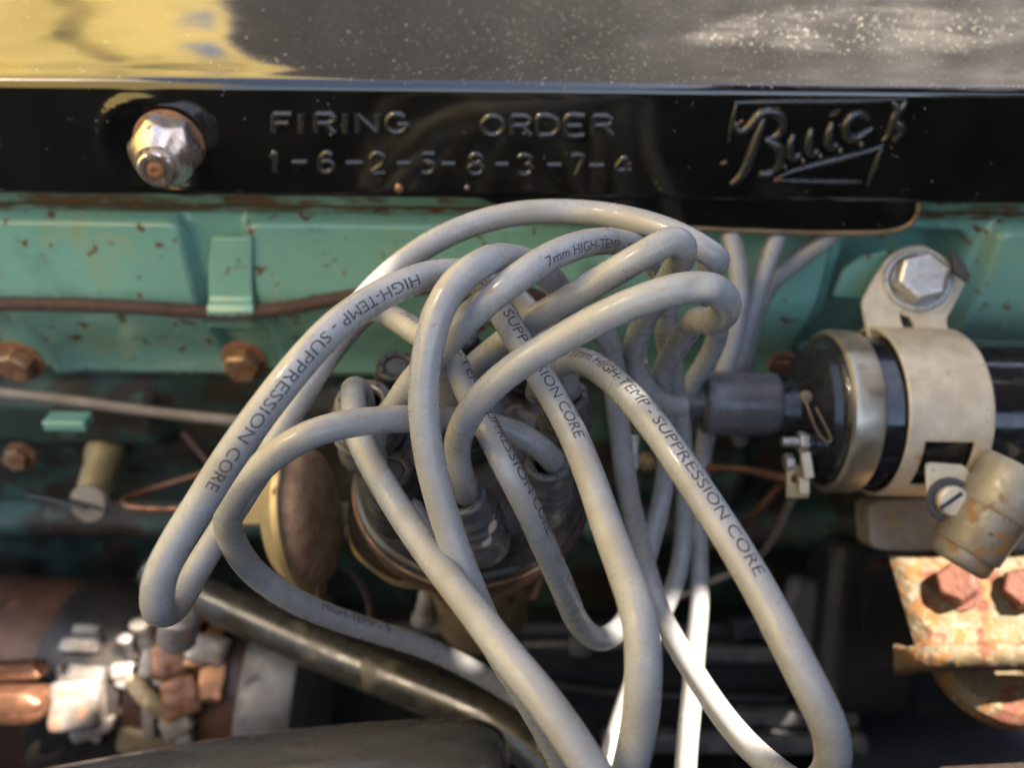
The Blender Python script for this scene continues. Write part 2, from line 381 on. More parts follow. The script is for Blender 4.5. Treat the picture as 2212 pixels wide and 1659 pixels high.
M['greycable'] = mat('dusty grey conduit', (.21, .18, .155), (.15, .125, .10), rough=.6, scale=.1, bump=.2, bscale=1)
M['yellow'] = mat('cream yellow body paint', (.74, .55, .15), (.70, .51, .13), rough=.25, scale=.004, coat=.5)
M['pad'] = mat('black sound pad', (.003, .003, .003), (.034, .031, .026), rough=.8, scale=.006, dist=1.5, stretch=(1, 1, .35))
M['gobomat'] = mat('grey gobo board', (.20, .19, .18), (.14, .13, .12), rough=.8, scale=.01)
M['clip'] = mat('dark steel clip', (.05, .05, .052), (.08, .08, .08), rough=.5, metal=.3, scale=.3, bump=.2)
M['gasket'] = mat('rusty cork gasket', (.12, .062, .026), (.07, .05, .022), rough=.9, scale=.2, bump=.8, bscale=.6, stains=(((.26, .12, .045), .12, .6, .08, .9),))
M['edge'] = mat('rust-tan worn edge', (.24, .17, .09), (.13, .08, .04), rough=.55, metal=.3, scale=.12, bump=.4, bscale=.7, stretch=(.4, 1, 1), stains=(((.02, .018, .015), .09, .52, .1, .5),))
# ------------------------------------------------------------------ surroundings that light the engine bay and mirror in the enamel, plus an added sun blocker
hood = thing('raised_hood', (-300, 900, 0), 'raised cream yellow hood panel standing open beyond the engine', 'hood')
HA, HB, HU = V(-365, 700, -80), V(-1500, 400, -80), V(0, 380, 830)
def H(a, b): return HA + (HB - HA) * a + HU * b
Plate('hood_skin', [H(0, .50), H(1, .50), H(1, 1.9), H(.0, 1.9)], 3, M['yellow'], hood, holes=[[H(.02, .62), H(.06, .62), H(.055, .74), H(.02, .72)]])
Plate('hood_edge', [H(0, 0), H(1, 0), H(1, .498), H(0, .498)], 3, M['pad'], hood)
Plate('hood_rib', [H(.12, .40), H(.15, .40), H(.16, .70), H(.13, .70)], 20, M['apron'], hood)
Plate('hood_brace', [H(.16, .52), H(.60, .60), H(.60, .64), H(.16, .57)], 16, M['apron'], hood)
Plate('hood_brace', [H(.10, .70), H(.40, .76), H(.40, .80), H(.10, .735)], 16, M['apron'], hood)
Plate('hood_brace', [H(-.0, .56), H(.9, .60), H(.9, .66), H(.2, .60)], 10, M['apron'], hood)
Plate('hood_brace', [H(.03, .82), H(.5, .90), H(.9, .88), H(.9, .93), H(.45, .97)], 10, M['rib'], hood)
Plate('hood_pad', [H(-.005, 0), H(-2.2, 0) - V(0, 700, 0), H(-2.2, 1.9) - V(0, 700, 0), H(-.005, 1.9)], 3, M['pad'], hood)
Plate('side_cowl', [V(-380, 560, -60), V(-330, -400, -60), V(-370, -400, 560), V(-420, 560, 560)], 3, M['yellow'], hood)
gobo = thing('shade_gobo', (600, 0, 700), 'added unseen board that shades most of the engine bay, its gaps cut for sun patches', 'gobo')  # added out of view to block the sun; gaps shaped to place the sun patches
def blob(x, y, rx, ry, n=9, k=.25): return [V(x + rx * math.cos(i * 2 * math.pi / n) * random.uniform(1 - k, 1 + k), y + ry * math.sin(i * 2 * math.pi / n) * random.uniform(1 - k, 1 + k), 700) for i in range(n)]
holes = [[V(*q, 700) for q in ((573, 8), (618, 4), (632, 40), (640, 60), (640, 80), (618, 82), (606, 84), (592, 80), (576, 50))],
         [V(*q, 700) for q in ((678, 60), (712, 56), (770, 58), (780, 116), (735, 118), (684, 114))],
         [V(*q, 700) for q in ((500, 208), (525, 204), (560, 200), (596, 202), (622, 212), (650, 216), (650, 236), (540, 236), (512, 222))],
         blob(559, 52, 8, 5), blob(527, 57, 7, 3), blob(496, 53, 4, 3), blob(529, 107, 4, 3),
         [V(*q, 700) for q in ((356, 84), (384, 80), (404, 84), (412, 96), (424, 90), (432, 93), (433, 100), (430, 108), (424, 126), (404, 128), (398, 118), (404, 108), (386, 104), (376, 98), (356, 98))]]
Plate('gobo_board', [V(250, -900, 700), V(1500, -900, 700), V(1500, 520, 700), V(250, 520, 700)], 6, M['gobomat'], gobo, holes=holes, n=(0, 0, 1), b=0)
nf = tag(Plate('near_fender', [V(-900, -120, -600), V(900, -120, -600), V(900, -180, -40), V(-900, -180, -40)], 3, M['apron'], n=(0, -1, 0)), 'blue-grey inner fender wall on the near side of the engine bay', 'fender')
# ------------------------------------------------------------------ valve cover
XL, XR = -300, 300
vc = thing('valve_cover', (0, 300, -108), 'glossy black valve cover with embossed firing order along the top of the engine', 'valve cover')
prof = [(470, -28), (400, -36), (350, -46), (320, -53.5), (300, -58.5), (285, -62), (276, -64.2), (271, -65.6), (268, -66.3), (266.6, -66.8), (265.7, -67.3), (265.2, -68.1), (265, -69.2), (265, -74)]
prof += [(265, -74 - i * 1.5) for i in range(1, 18)] + [(265, -104), (265.1, -105.3), (265.6, -106), (267, -106.3), (300, -106.3)]
pp = catmull([V(0, a, b) for a, b in prof], 1.6)
NC = W(342, 345, 265)      # where the cap nut stands
def cover_push(p, nrm):
    d = 0
    q = V(p.x - NC.x, 0, p.z - NC.z)
    if p.y < 270:
        a = math.atan2(q.z, q.x); r = q.length
        d += -2.2 * math.exp(-((r - 3) / 9) ** 2)
        d += 1.6 * math.exp(-((r - 17 - 3 * math.sin(a)) / 2.2) ** 2) * max(0, math.cos(a - 2.6)) ** .7
        d += 1.0 * math.exp(-((r - 14) / 2.0) ** 2) * max(0, math.cos(a + .6))
    d *= sm(-68.5, -75, p.z)
    d += .35 * mnoise.noise(V(p.x * .012, p.y * .02, 3)) + .12 * mnoise.noise(V(p.x * .05, p.y * .05, p.z * .05))
    return p + nrm * d
def sm(a, b, t): t = min(1, max(0, (t - a) / (b - a))); return t * t * (3 - 2 * t)
vs, fs = [], []
nx = 300
for i in range(nx + 1):
    x = XL + (XR - XL) * i / nx
    for j, p in enumerate(pp):
        tv = pp[min(j + 1, len(pp) - 1)] - pp[max(j - 1, 0)]; nr = V(0, tv.z, -tv.y).normalized()
        if nr.y > 0: nr = -nr
        vs.append(cover_push(V(x, p.y, p.z), nr))
k = len(pp)
for i in range(nx):
    for j in range(k - 1): fs.append((i * k + j, i * k + j + 1, (i + 1) * k + j + 1, (i + 1) * k + j))
ctop = next(j for j, p in enumerate(pp) if p.y < 266.5)
fm = [1 if (n % (k - 1)) < ctop else 0 for n in range(len(fs))]
mkobj('cover_shell', vs, fs, [M['black'], M['black_top']], vc, fm=fm)
# lower lip that carries on to the right and ends in a rounded corner
LY = 266.2
o1 = [W(1010, 418, LY), W(1080, 446, LY), W(1250, 470, LY), W(1430, 486, LY), W(1600, 496, LY), W(1800, 501, LY), W(1925, 497, LY), W(1965, 482, LY), W(1982, 455, LY), W(1983, 432, LY), W(1500, 425, LY)]
Plate('lower_lip', rounded(o1, 3), 3, M['black'], vc, n=(0, 1, 0), b=.5)
Tube('lip_edge', [W(1120, 463, LY + .35), W(1250, 474, LY + .35), W(1430, 489, LY + .35), W(1600, 498, LY + .35), W(1800, 503, LY + .35), W(1925, 499, LY + .35), W(1967, 483, LY + .35), W(1984, 456, LY + .35), W(1985, 436, LY + .35)], 1.15, M['edge'], vc, seg=10)
# embossed letters: strokes on a 0..1 x 0..1 box
def arc(cx, cy, rx, ry, a0, a1, n=9): return [(cx + rx * math.cos(math.radians(a0 + (a1 - a0) * i / n)), cy + ry * math.sin(math.radians(a0 + (a1 - a0) * i / n))) for i in range(n + 1)]
G = {
 'F': [[(0, 0), (0, 1)], [(0, 1), (.95, 1)], [(0, .52), (.8, .52)]], 'I': [[(.5, 0), (.5, 1)]],
 'R': [[(0, 0), (0, 1)], [(0, 1), (.6, 1)] + arc(.6, .76, .35, .24, 90, -90) + [(.6, .52), (0, .52)], [(.5, .52), (.95, 0)]],
 'N': [[(0, 0), (0, 1)], [(0, 1), (1, 0)], [(1, 0), (1, 1)]],
 'G': [arc(.5, .5, .5, .5, 45, 350, 14) + [(1, .45), (.55, .45)]],
 'O': [arc(.5, .5, .5, .5, 0, 360, 18)], 'D': [[(0, 0), (0, 1), (.5, 1)] + arc(.5, .5, .5, .5, 90, -90) + [(.5, 0), (0, 0)]],
 'E': [[(1, 1), (0, 1), (0, 0), (1, 0)], [(0, .5), (.85, .5)]],
 '1': [[(.25, .75), (.6, 1), (.6, 0)]], '-': [[(0, .5), (1, .5)]],
 '6': [arc(.5, .3, .45, .3, 0, 360, 14), [(.05, .35), (.15, .75), (.5, 1), (.85, .9)]],
 '2': [[(.05, .75)] + arc(.5, .7, .42, .3, 160, -20, 8) + [(.8, .45), (.05, 0), (.95, 0)]],
 '5': [[(.9, 1), (.15, 1)], [(.15, 1), (.12, .55)], [(.12, .55)] + arc(.42, .32, .46, .32, 100, -140, 10)],
 '8': [arc(.5, .26, .45, .26, 0, 360, 14), arc(.5, .77, .36, .23, 0, 360, 12)],
 '3': [arc(.45, .75, .42, .25, 150, -80, 8) + arc(.45, .27, .48, .27, 80, -150, 9)],
 '7': [[(.05, 1), (.95, 1), (.4, 0)]], '4': [[(.7, 0), (.7, 1), (.05, .3), (1, .3)]]}
def emboss(ch, u0, u1, v0, v1, r=1.2, sink=.2):
    bits = []
    for st in G[ch]:
        pts = [W(u0 + (u1 - u0) * a, v1 + (v0 - v1) * b, 265.0 + sink) for a, b in st]
        path = catmull(pts, .5) if len(pts) > 2 else catmull([pts[0], (pts[0] + pts[1]) / 2, pts[1]], .6)
        bits.append(sweep(path, r, 10))
    a, b = join(bits)
    return auto(mkobj('embossed_letter', a, b, M['emb'], vc), 80)
for ch, a, b in (('F', 592, 633), ('I', 642, 660), ('R', 684, 725), ('I', 737, 755), ('N', 773, 816), ('G', 836, 880)): emboss(ch, a, b, 246, 286)
for ch, a, b in (('O', 1043, 1088), ('R', 1106, 1148), ('D', 1163, 1207), ('E', 1225, 1262), ('R', 1282, 1324)): emboss(ch, a, b, 250, 291)
for i, (ch, a, b) in enumerate((('1', 580, 606), ('-', 632, 664), ('6', 690, 722), ('-', 748, 784), ('2', 800, 833), ('-', 858, 888), ('5', 908, 943), ('-', 955, 983), ('8', 1012, 1046), ('-', 1070, 1098), ('3', 1118, 1152), ('-', 1182, 1212), ('7', 1232, 1262), ('-', 1272, 1304), ('4', 1328, 1362))):
    y0 = 328 + i * .6
    emboss(ch, a, b, y0, y0 + 42, 1.1)
def script_stroke(bits, pts, r, Y=265.2):
    bits.append(sweep(catmull([W(u, v, Y) for u, v in pts], .5), (lambda t: 1.3 * r * (.45 + .75 * math.sin(math.pi * min(1, max(0, t * .96 + .02))) ** .6)), 10))
for stks in (
    [([(1592, 262), (1590, 276), (1604, 283), (1622, 268), (1642, 246), (1668, 240), (1688, 254), (1690, 276), (1676, 294), (1652, 302)], 1.25), ([(1650, 252), (1640, 282), (1628, 318), (1616, 350), (1600, 380), (1578, 399)], 1.3), ([(1652, 302), (1676, 312), (1686, 334), (1682, 356), (1672, 368)], 1.3), ([(1674, 366), (1658, 376), (1638, 374)], 1.1), ([(1562, 352), (1572, 350)], .8)],
    [([(1714, 288), (1707, 312), (1706, 334), (1716, 342), (1730, 330)], 1.15), ([(1753, 276), (1747, 302), (1746, 324), (1756, 334), (1768, 322)], 1.15)],
    [([(1798, 262), (1790, 288), (1788, 308), (1798, 318), (1810, 308)], 1.15), ([(1802, 240), (1805, 246)], 1.3)],
    [([(1876, 258), (1862, 246), (1840, 250), (1826, 272), (1828, 294), (1848, 298), (1872, 284), (1886, 276)], 1.2)],
    [([(1928, 218), (1938, 234), (1928, 262), (1920, 290), (1904, 306)], 1.1), ([(1958, 216), (1940, 244), (1926, 258)], .9), ([(1926, 258), (1944, 272), (1940, 292), (1926, 306)], 1.2)],
    [([(1680, 384), (1700, 374), (1760, 356), (1830, 338), (1890, 322), (1908, 312)], .8), ([(1690, 362), (1700, 358)], 1.2), ([(1728, 350), (1740, 346)], 1.2), ([(1766, 340), (1778, 336)], 1.2), ([(1808, 328), (1822, 324)], 1.2), ([(1852, 314), (1866, 310)], 1.2)],
    [([(1586, 222), (1700, 219), (1820, 218), (1958, 214)], .75)], [([(1592, 222), (1582, 260), (1574, 310)], .6)], [([(1905, 318), (1890, 360), (1874, 402)], .75)], [([(1672, 388), (1740, 391), (1860, 392)], .65)]):
    bits = []
    for pts, r in stks: script_stroke(bits, pts, r)
    a, b = join(bits)
    auto(mkobj('script_letter' if len(stks[0][0]) > 4 or len(stks) > 1 else 'emblem_border', a, b, M['emb'], vc), 80)
# rust chips on the lettering
chips = thing('rust_chip', W(1000, 300, 264), 'small specks of orange rust where the enamel has chipped on the lettering', 'rust')
chips['kind'] = 'stuff'
bits = []
for (u, v, s) in ((1680, 386, 1.6), (1688, 345, 1.0), (1627, 272, .8), (1600, 262, .9), (1597, 268, .5), (1360, 352, .9), (1132, 288, .6), (714, 290, .5), (925, 352, .7), (1248, 333, .6), (1560, 352, .8), (1668, 300, .5), (1640, 238, .5)):
    c = W(u, v, 264.2)
    rot = random.random() * 6
    bits.append(([c + V(math.cos(rot + k) * s * random.uniform(.5, 1.1), 0, math.sin(rot + k) * s * random.uniform(.5, 1.1)) for k in (0, 1, 2, 3, 4, 5)] + [c + V(0, -.15, 0)], [(k, (k + 1) % 6, 6) for k in range(6)]))
a, b = join(bits); rc = mkobj('chip', a, b, M['orange'], chips); rc['kind'] = 'stuff'
# acorn nut
nut = thing('cap_nut', NC, 'worn copper-coloured cap nut on the black valve cover left of the lettering', 'nut')
nax = (P(324, 392, 242) - P(362, 318, 262)).normalized()
nb = P(366, 310, 265)
Lathe('washer', [(0, 0), (10.5, 0), (11.3, .4), (11.3, 1.4), (10.4, 1.8), (0, 1.8)], nb - nax * 1.2, nax, M['rust'], nut, 40)
def acorn(name, c, ax, r, hh, H_, r1, m, parent, rot):
    x, y, z = frame(ax); vs, fs = [], []; seg = 96
    hs = [0] + [hh * .1 + (H_ - hh * .1) * k / 26 for k in range(27)]
    for h in hs:
        cone = r * 1.0 if h < hh * .55 else r - (r - r1) * ((h - hh * .55) / (H_ - hh * .55)) ** 1.15
        for i in range(seg):
            a = 2 * math.pi * i / seg; hexr = r * math.cos(math.pi / 6) / math.cos(((a + rot) % (math.pi / 3)) - math.pi / 6)
            rr = min(hexr, cone * 1.0); 
            if h == 0: rr = min(hexr, r * .93)
            vs.append(c + z * h + (x * math.cos(a) + y * math.sin(a)) * rr)
    for j in range(len(hs) - 1):
        for i in range(seg):
            k = (i + 1) % seg; fs.append((j * seg + i, j * seg + k, (j + 1) * seg + k, (j + 1) * seg + i))
    fs.append(tuple(range((len(hs) - 1) * seg, len(hs) * seg)))
    return auto(mkobj(name, vs, fs, m, parent), 25)
acorn('hexagon', nb + nax * .5, nax, 11.6, 12, 17.5, 6.6, M['nut'], nut, .25)
Lathe('collar', [(6.8, -.4), (6.9, .0), (6.2, .2), (5.4, .3), (5.6, .7), (5.6, 2.6), (5.1, 3.2), (3.9, 3.3), (3.5, 2.4), (0.1, 2.2)], nb + nax * 18, nax, M['nut'], nut, 48)
Lathe('stud', [(2.7, 0), (2.7, 1.2), (2.1, 1.7), (1.2, 1.8), (.9, 1.3), (0.1, 1.3)], nb + nax * 20, nax, M['rust'], nut, 28)
# small debris on the lower edge of the cover
for (u, v, s, mm, l) in ((862, 405, 1.5, 'orange', 'flat rust flake lying on the lower edge of the valve cover'), (1009, 404, .9, 'whitemetal', 'tiny white grit crumb on the lower edge of the valve cover')):
    c = W(u, v, 263.6)
    vs2, fs2 = lathe([(0, -.5), (s * .9, -.3), (s, 0), (s * .6, .5), (0, .6)], c, V(.1, -1, .3), 7, wob=.5)
    tag(auto(mkobj('grit_crumb' if mm == 'whitemetal' else 'rust_flake', vs2, fs2, M[mm]), 50), l, 'debris')
# ------------------------------------------------------------------ cylinder head rail and pushrod cover
head = thing('cylinder_head_rail', (0, 285, -118), 'green painted head rail with rust streaks below the black valve cover', 'engine rail')
rp = [(310, -105), (279, -105), (277.6, -105.4), (277, -106.4), (277, -108.2), (278.5, -109), (278.6, -113.2), (277.8, -113.8), (278.4, -114.4), (283, -115), (310, -115)]
def extr(name, prof, m, parent, xs, amp=0, sc_=.03, ang=35):
    vs, fs = [], []; k = len(prof)
    for x in xs:
        for a, b in prof:
            d = amp * mnoise.noise(V(x * sc_, a * .1, b * .1)); vs.append(V(x, a + d, b + d * .5))
    for i in range(len(xs) - 1):
        for j in range(k - 1): fs.append((i * k + j, i * k + j + 1, (i + 1) * k + j + 1, (i + 1) * k + j))
    return auto(mkobj(name, vs, fs, m, parent), ang)
xs = [XL + i * 3 for i in range(201)]
extr('rail', rp, M['teal_rusty'], head, xs, .35, .08)
extr('gasket', [(300, -114.8), (280.5, -114.8), (279.9, -115.6), (280.5, -116.6), (300, -116.6)], M['gasket'], head, xs, 1.1, .25)
pc = thing('pushrod_cover', (0, 288, -215), 'green painted pressed steel side cover with raised panels and rust specks', 'engine cover')
def sdbox(x, z, x0, x1, z0, z1, r):
    cx, cz = (x0 + x1) / 2, (z0 + z1) / 2; dx = abs(x - cx) - (x1 - x0) / 2 + r; dz = abs(z - cz) - (z1 - z0) / 2 + r
    return math.hypot(max(dx, 0), max(dz, 0)) + min(max(dx, dz), 0) - r
def sm(a, b, t): t = min(1, max(0, (t - a) / (b - a))); return t * t * (3 - 2 * t)
xa, xb = W(432, 600, 285).x, W(540, 600, 285).x
xc, xd = W(1786, 600, 285).x, W(2105, 600, 285).x
def plate_y(x, z):
    y = 290.0
    for x0, x1 in ((-214, xa), (xb, xc), (xd, 330)):
        s = sdbox(x, z, x0, x1, -214, -121.5, 7); y -= 7.0 * sm(.8, -3.4, s) * (1 - .0 * z)
    y -= 1.2 * math.sin(math.pi * min(1, max(0, (-z - 118) / 95)))                 # belly
    # a slanting ridge running down-left of each bolt
    for bx in (W(40, 820, 290).x, W(545, 830, 290).x):
        dd = (x - bx) + (z + 196) * .45
        y -= 3.0 * math.exp(-(dd / 9) ** 2) * sm(-180, -196, z)
    y += 26 * sm(1, -6, sdbox(x, z, xc + 5, xd - 4, -232, -127, 8))
    y += 19 * sm(-152, -206, z)
    if z < -206: y += (-206 - z) * .9
    return y + .25 * mnoise.noise(V(x * .02, z * .03, 1))
vs, fs = [], []
nxp, nzp = 420, 84
for i in range(nxp + 1):
    for j in range(nzp + 1):
        x = XL + (XR - XL) * i / nxp; z = -115.5 - j * 1.25; vs.append(V(x, plate_y(x, z), z))
for i in range(nxp):
    for j in range(nzp):
        a = i * (nzp + 1) + j; fs.append((a, a + 1, a + nzp + 2, a + nzp + 1))
mkobj('cover_panel', vs, fs, M['teal'], pc)
extr('top_bead', [(292, -117), (284.5, -117.4), (283.4, -118.6), (284.2, -119.9), (292, -120.4)], M['teal_rusty'], pc, xs, .3, .1)
# clip that holds the braided cable
ct = thing('cable_clip', W(500, 620, 284), 'green painted strap clip holding the brown braided cable against the side cover', 'clip')
cs = []
for (v, Y) in ((508, 283), (516, 281.5), (560, 281), (600, 281), (640, 281), (652, 279.5), (660, 276), (672, 274.5), (684, 275), (692, 278), (698, 281), (704, 281)):
    l, r = (452 if v < 655 else 448), (545 if v < 655 else 548)
    cs.append((W(l + (500 - l) * (.0 if v > 520 else .15), v, Y), W(r, v, Y)))
vs = [p for a, b in cs for p in (a, a.lerp(b, .5) - V(0, .4, 0), b)]
fs = []
for i in range(len(cs) - 1):
    for j in (0, 1): fs.append((i * 3 + j, i * 3 + j + 1, i * 3 + 4 + j, i * 3 + 3 + j))
ob = mkobj('strap', vs, fs, M['teal'], ct); md = ob.modifiers.new('s', 'SOLIDIFY'); md.thickness = .0012; md.offset = 0; bev(ob, .3)
sub = ob.modifiers.new('ss', 'SUBSURF'); sub.levels = sub.render_levels = 1
Tube('crease', [W(458, 582, 280.7), W(480, 581, 280.5), W(520, 578, 280.4), W(542, 579, 280.7)], .3, M['rust'], ct, seg=6)
def braid(name, pts, r, m, label, cat):
    path = catmull(pts, .7); vs, fs = [], []; seg = 16
    vs, fs = sweep(path, r, seg)
    for i in range(len(path)):
        for k in range(seg):
            q = vs[i * seg + k]; s = .5 + .5 * math.sin(i * .9 + k * math.pi * 2 / 8) ; s2 = .5 + .5 * math.sin(i * .9 - k * math.pi * 2 / 8)
            vs[i * seg + k] = path[i] + (q - path[i]) * (1 + .09 * max(s, s2))
    o = mkobj(name, vs, fs, m); return tag(o, label, cat)
braid('braided_cable', [W(-700, 640, 278), W(-350, 648, 278), W(-60, 655, 278), W(0, 656, 278), W(150, 658, 277.5), W(300, 664, 277), W(400, 671, 277), W(500, 676, 277), W(600, 668, 277), W(700, 650, 276), W(800, 634, 274), W(900, 622, 272), W(1000, 620, 270), W(1120, 626, 271), W(1200, 660, 275)], 2.65, M['braid'],
      'brown cloth-braided cable running across the green side cover through its clip', 'cable')
tag(Tube('steel_conduit', [W(-700, 780, 275), W(-350, 812, 274), W(-60, 842, 272), W(0, 849, 272), W(130, 863, 271), W(270, 882, 270), (W(400, 898, 269)), W(540, 912, 268), W(680, 925, 268), W(800, 935, 270)], 2.5, M['greycable'], seg=16),
    'thin dusty grey conduit crossing below the two rusty side-cover bolts', 'conduit')
def hexbolt(name, c, axis, r, h, m, mw, label, group=None, rot=0, wr=None, slot=False):
    t = thing(name, c, label, 'bolt', group); ax = Vector(axis).normalized()
    wr = wr or r * 1.25
    Lathe('washer', [(0, 0), (wr, 0), (wr, .8), (wr - .4, 1.2), (0, 1.2)], Vector(c), ax, mw, t, 32)
    Hex('bolt_head', Vector(c) + ax * 1.2, ax, r, h, m, t, rot=rot)
    return t
b1 = hexbolt('side_cover_bolt', W(48, 775, 283), (-.12, -1, -.15), 8.2, 7, M['rustbolt'], M['rust'], 'rusty hex bolt of the green side cover at the left picture edge', 'bolts of the green side cover', .3)
b2 = hexbolt('side_cover_bolt', W(530, 775, 283), (-.05, -1, -.15), 8.0, 7, M['rustbolt'], M['rust'], 'rusty hex bolt of the green side cover just below the cable clip', 'bolts of the green side cover', .1)
# ------------------------------------------------------------------ crankcase and what is bolted to it
blk = thing('crankcase', (0, 330, -300), 'dark oily green engine block side below the side cover', 'engine block')
vs, fs = [], []
def bly(x, z):
    y = 312 + 6 * mnoise.noise(V(x * .012, z * .015, 5)) + 3 * mnoise.noise(V(x * .04, z * .05, 7))
    y -= 12 * sm(4, -4, sdbox(x, z, -330, -170, -252, -222, 6)); y -= 9 * sm(4, -4, sdbox(x, z, -120, -70, -300, -228, 8))
    y -= 10 * sm(4, -4, sdbox(x, z, 60, 120, -290, -236, 8)); y += 14 * sm(4, -6, sdbox(x, z, -66, 40, -330, -226, 10)); y -= 12 * sm(3, -3, sdbox(x, z, -340, 340, -318, -304, 3))
    y += sm(-318, -345, z) * 25
    return y
for i in range(221):
    for j in range(101):
        x = -330 + i * 3; z = -205 - j * 3; vs.append(V(x, bly(x, z), z))
for i in range(220):
    for j in range(100):
        a = i * 101 + j; fs.append((a, a + 1, a + 102, a + 101))
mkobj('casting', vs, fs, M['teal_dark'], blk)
# green lug
lug = tag(Box('green_lug', W(148, 910, 276), (19, 9, 5.2), M['teal'], X=(1, 0, .04), b=1.2, seg=3), 'bright green painted lug standing out under the grey conduit', 'lug')
# oil line fitting with slotted screw
fit = thing('oil_fitting', W(210, 1040, 285), 'slotted brass screw fitting with a yellow stained boss under the green lug', 'fitting')
fx = (P(188, 1098, 372) - P(232, 960, 395)).normalized()
Lathe('boss', [(0, 0), (9, 0), (9.5, 2), (9, 10), (8, 14), (7.6, 26), (7, 30)], P(236, 952, 398), fx, M['tan'], fit, 28, wob=.06)
sc0 = P(192, 1088, 366)
Lathe('screw_head', [(0, -3), (8.6, -3), (9, -2), (9, .6), (8.4, 1.4), (0, 1.5)], sc0, V(-.1, -.85, .35), M['mountface'], fit, 32)
Box('slot', sc0 + V(-.1, -.85, .35).normalized() * 1.5, (17, 1.6, .6), M['rubber_dark'], fit, X=(1, .1, -.3), Z=(-.1, -.85, .35), b=.1)
tag(Tube('dipstick_wire', [P(56, 1070, 372), P(100, 1078, 368), P(150, 1090, 362), P(186, 1098, 358)], 1.0, M['rubber_dark'], seg=8), 'thin black wire ending at the slotted screw fitting', 'wire')
tag(Tube('copper_line', [P(470, 1010, 372), P(430, 1025, 370), P(350, 1050, 366), P(285, 1072, 358), P(268, 1084, 352), P(282, 1096, 348), P(340, 1100, 346), P(410, 1097, 344), P(424, 1085, 342), P(430, 1070, 342)], 1.6, M['copper'], seg=12), 'thin copper line bent in a hook left of the distributor', 'pipe')
tag(Tube('vacuum_line', [P(396, 935, 374), P(430, 975, 372), P(462, 1012, 370), P(500, 1050, 368)], 1.5, M['braid'], seg=10), 'thin dark brown line slanting behind the long lettered plug lead', 'pipe')
hexbolt('block_bolt', P(45, 985, 388), (0, -.9, .2), 6, 5, M['rustbolt'], M['rust'], 'small rusty bolt far left on the dark engine block', None, .2)
hexbolt('block_bolt', P(1694, 790, 330), (-.4, -.9, .1), 5.5, 5, M['copper'], M['rust'], 'small dark rusty bolt in the shadow above the coil lead boot', None, .2)
tag(Plate('side_blocker', [V(520, -500, -600), V(520, 660, -600), V(520, 660, 150), V(520, -500, 150)], 3, M['apron'], n=(1, 0, 0)), 'added dark panel out of view that cuts light from the right', 'side_blocker')  # unseen wall added to cut sky light from the right and deepen contrast
# ------------------------------------------------------------------ ignition coil and its bracket
cc = P(1800, 888, 292); CXm = cc.x
coil = thing('ignition_coil', cc, 'black ignition coil with golden rolled rim lying in a zinc strap bracket at right', 'ignition coil')
AX = V(1, 0, -.012).normalized()
def cpt(x): return cc + AX * (x - CXm)
Lathe('coil_can', [(26.6, 5), (27.6, 7), (27.6, 132), (26, 134), (0, 134)], cc, AX, M['coilcan'], coil, 72)
Lathe('rolled_rim', [(27.4, -4.6), (28.6, -5.2), (29.8, -4.4), (30.2, -2.8), (30.0, 0), (30.0, 3.8), (29.6, 5.4), (28.6, 6.2), (27.6, 6.0)], cc, AX, M['brass'], coil, 96)
Lathe('bakelite_cap', [(27.6, -3), (27.2, -5), (26.0, -6.4), (25.2, -6.8), (24.4, -9.5), (20, -12), (14.5, -13.5), (11, -16), (9.6, -20), (9.0, -27), (0, -27)], cc, AX, M['bakelite'], coil, 64)
for a0 in (-35, 150):
    e1 = (-V(0, cc.y, cc.z)).normalized(); e2 = V(0, -e1.z, e1.y)
    if e2.z < 0: e2 = -e2
    d = e1 * math.cos(math.radians(a0)) + e2 * math.sin(math.radians(a0))
    tp = cpt(CXm - 9) + d * 19.5
    Lathe('terminal_post', [(4.5, 0), (4.5, 5), (3.4, 5.5), (3.4, 8)], tp, -AX, M['bakelite'], coil, 20)
    Hex('terminal_nut', tp - AX * 7, -AX, 3.9, 3, M['zincbright'], coil, rot=.3)
    Lathe('terminal_stud', [(1.7, 0), (1.7, 6), (0.01, 6.4)], tp - AX * 9.5, -AX, M['zincbright'], coil, 14)
Tube('terminal_pin', [P(1734, 850, 272), P(1741, 868, 269), P(1762, 925, 268), P(1782, 952, 268), P(1796, 955, 268), P(1790, 935, 268), P(1762, 880, 269)], .45, M['dist'], coil, seg=8)
Lathe('contact_button', [(0.01, 0), (2.0, .3), (2.3, 1.1), (1.9, 1.9), (0.01, 2.2)], P(1738, 858, 271), -FWD, M['dist'], coil, 20)
# lead boot of the coil
boot = thing('coil_lead_boot', cpt(80), 'dark grey rubber boot with a narrow nipple on the coil tower', 'boot')
Lathe('boot_body', [(10.6, -22), (11.3, -22.6), (11.7, -24), (11.7, -35), (11.9, -36), (11.9, -46), (11.0, -48.6), (9.8, -49), (6.6, -49.6)], cc + V(0, 0, 2.6), AX, M['rubber'], boot, 56)
Lathe('nipple', [(6.2, -48.5), (6.3, -52), (6.3, -60), (6.0, -62), (5.2, -62.4), (4.2, -61.5), (3.6, -60)], cc + V(0, 0, 3.0), AX, M['rubber'], boot, 40)
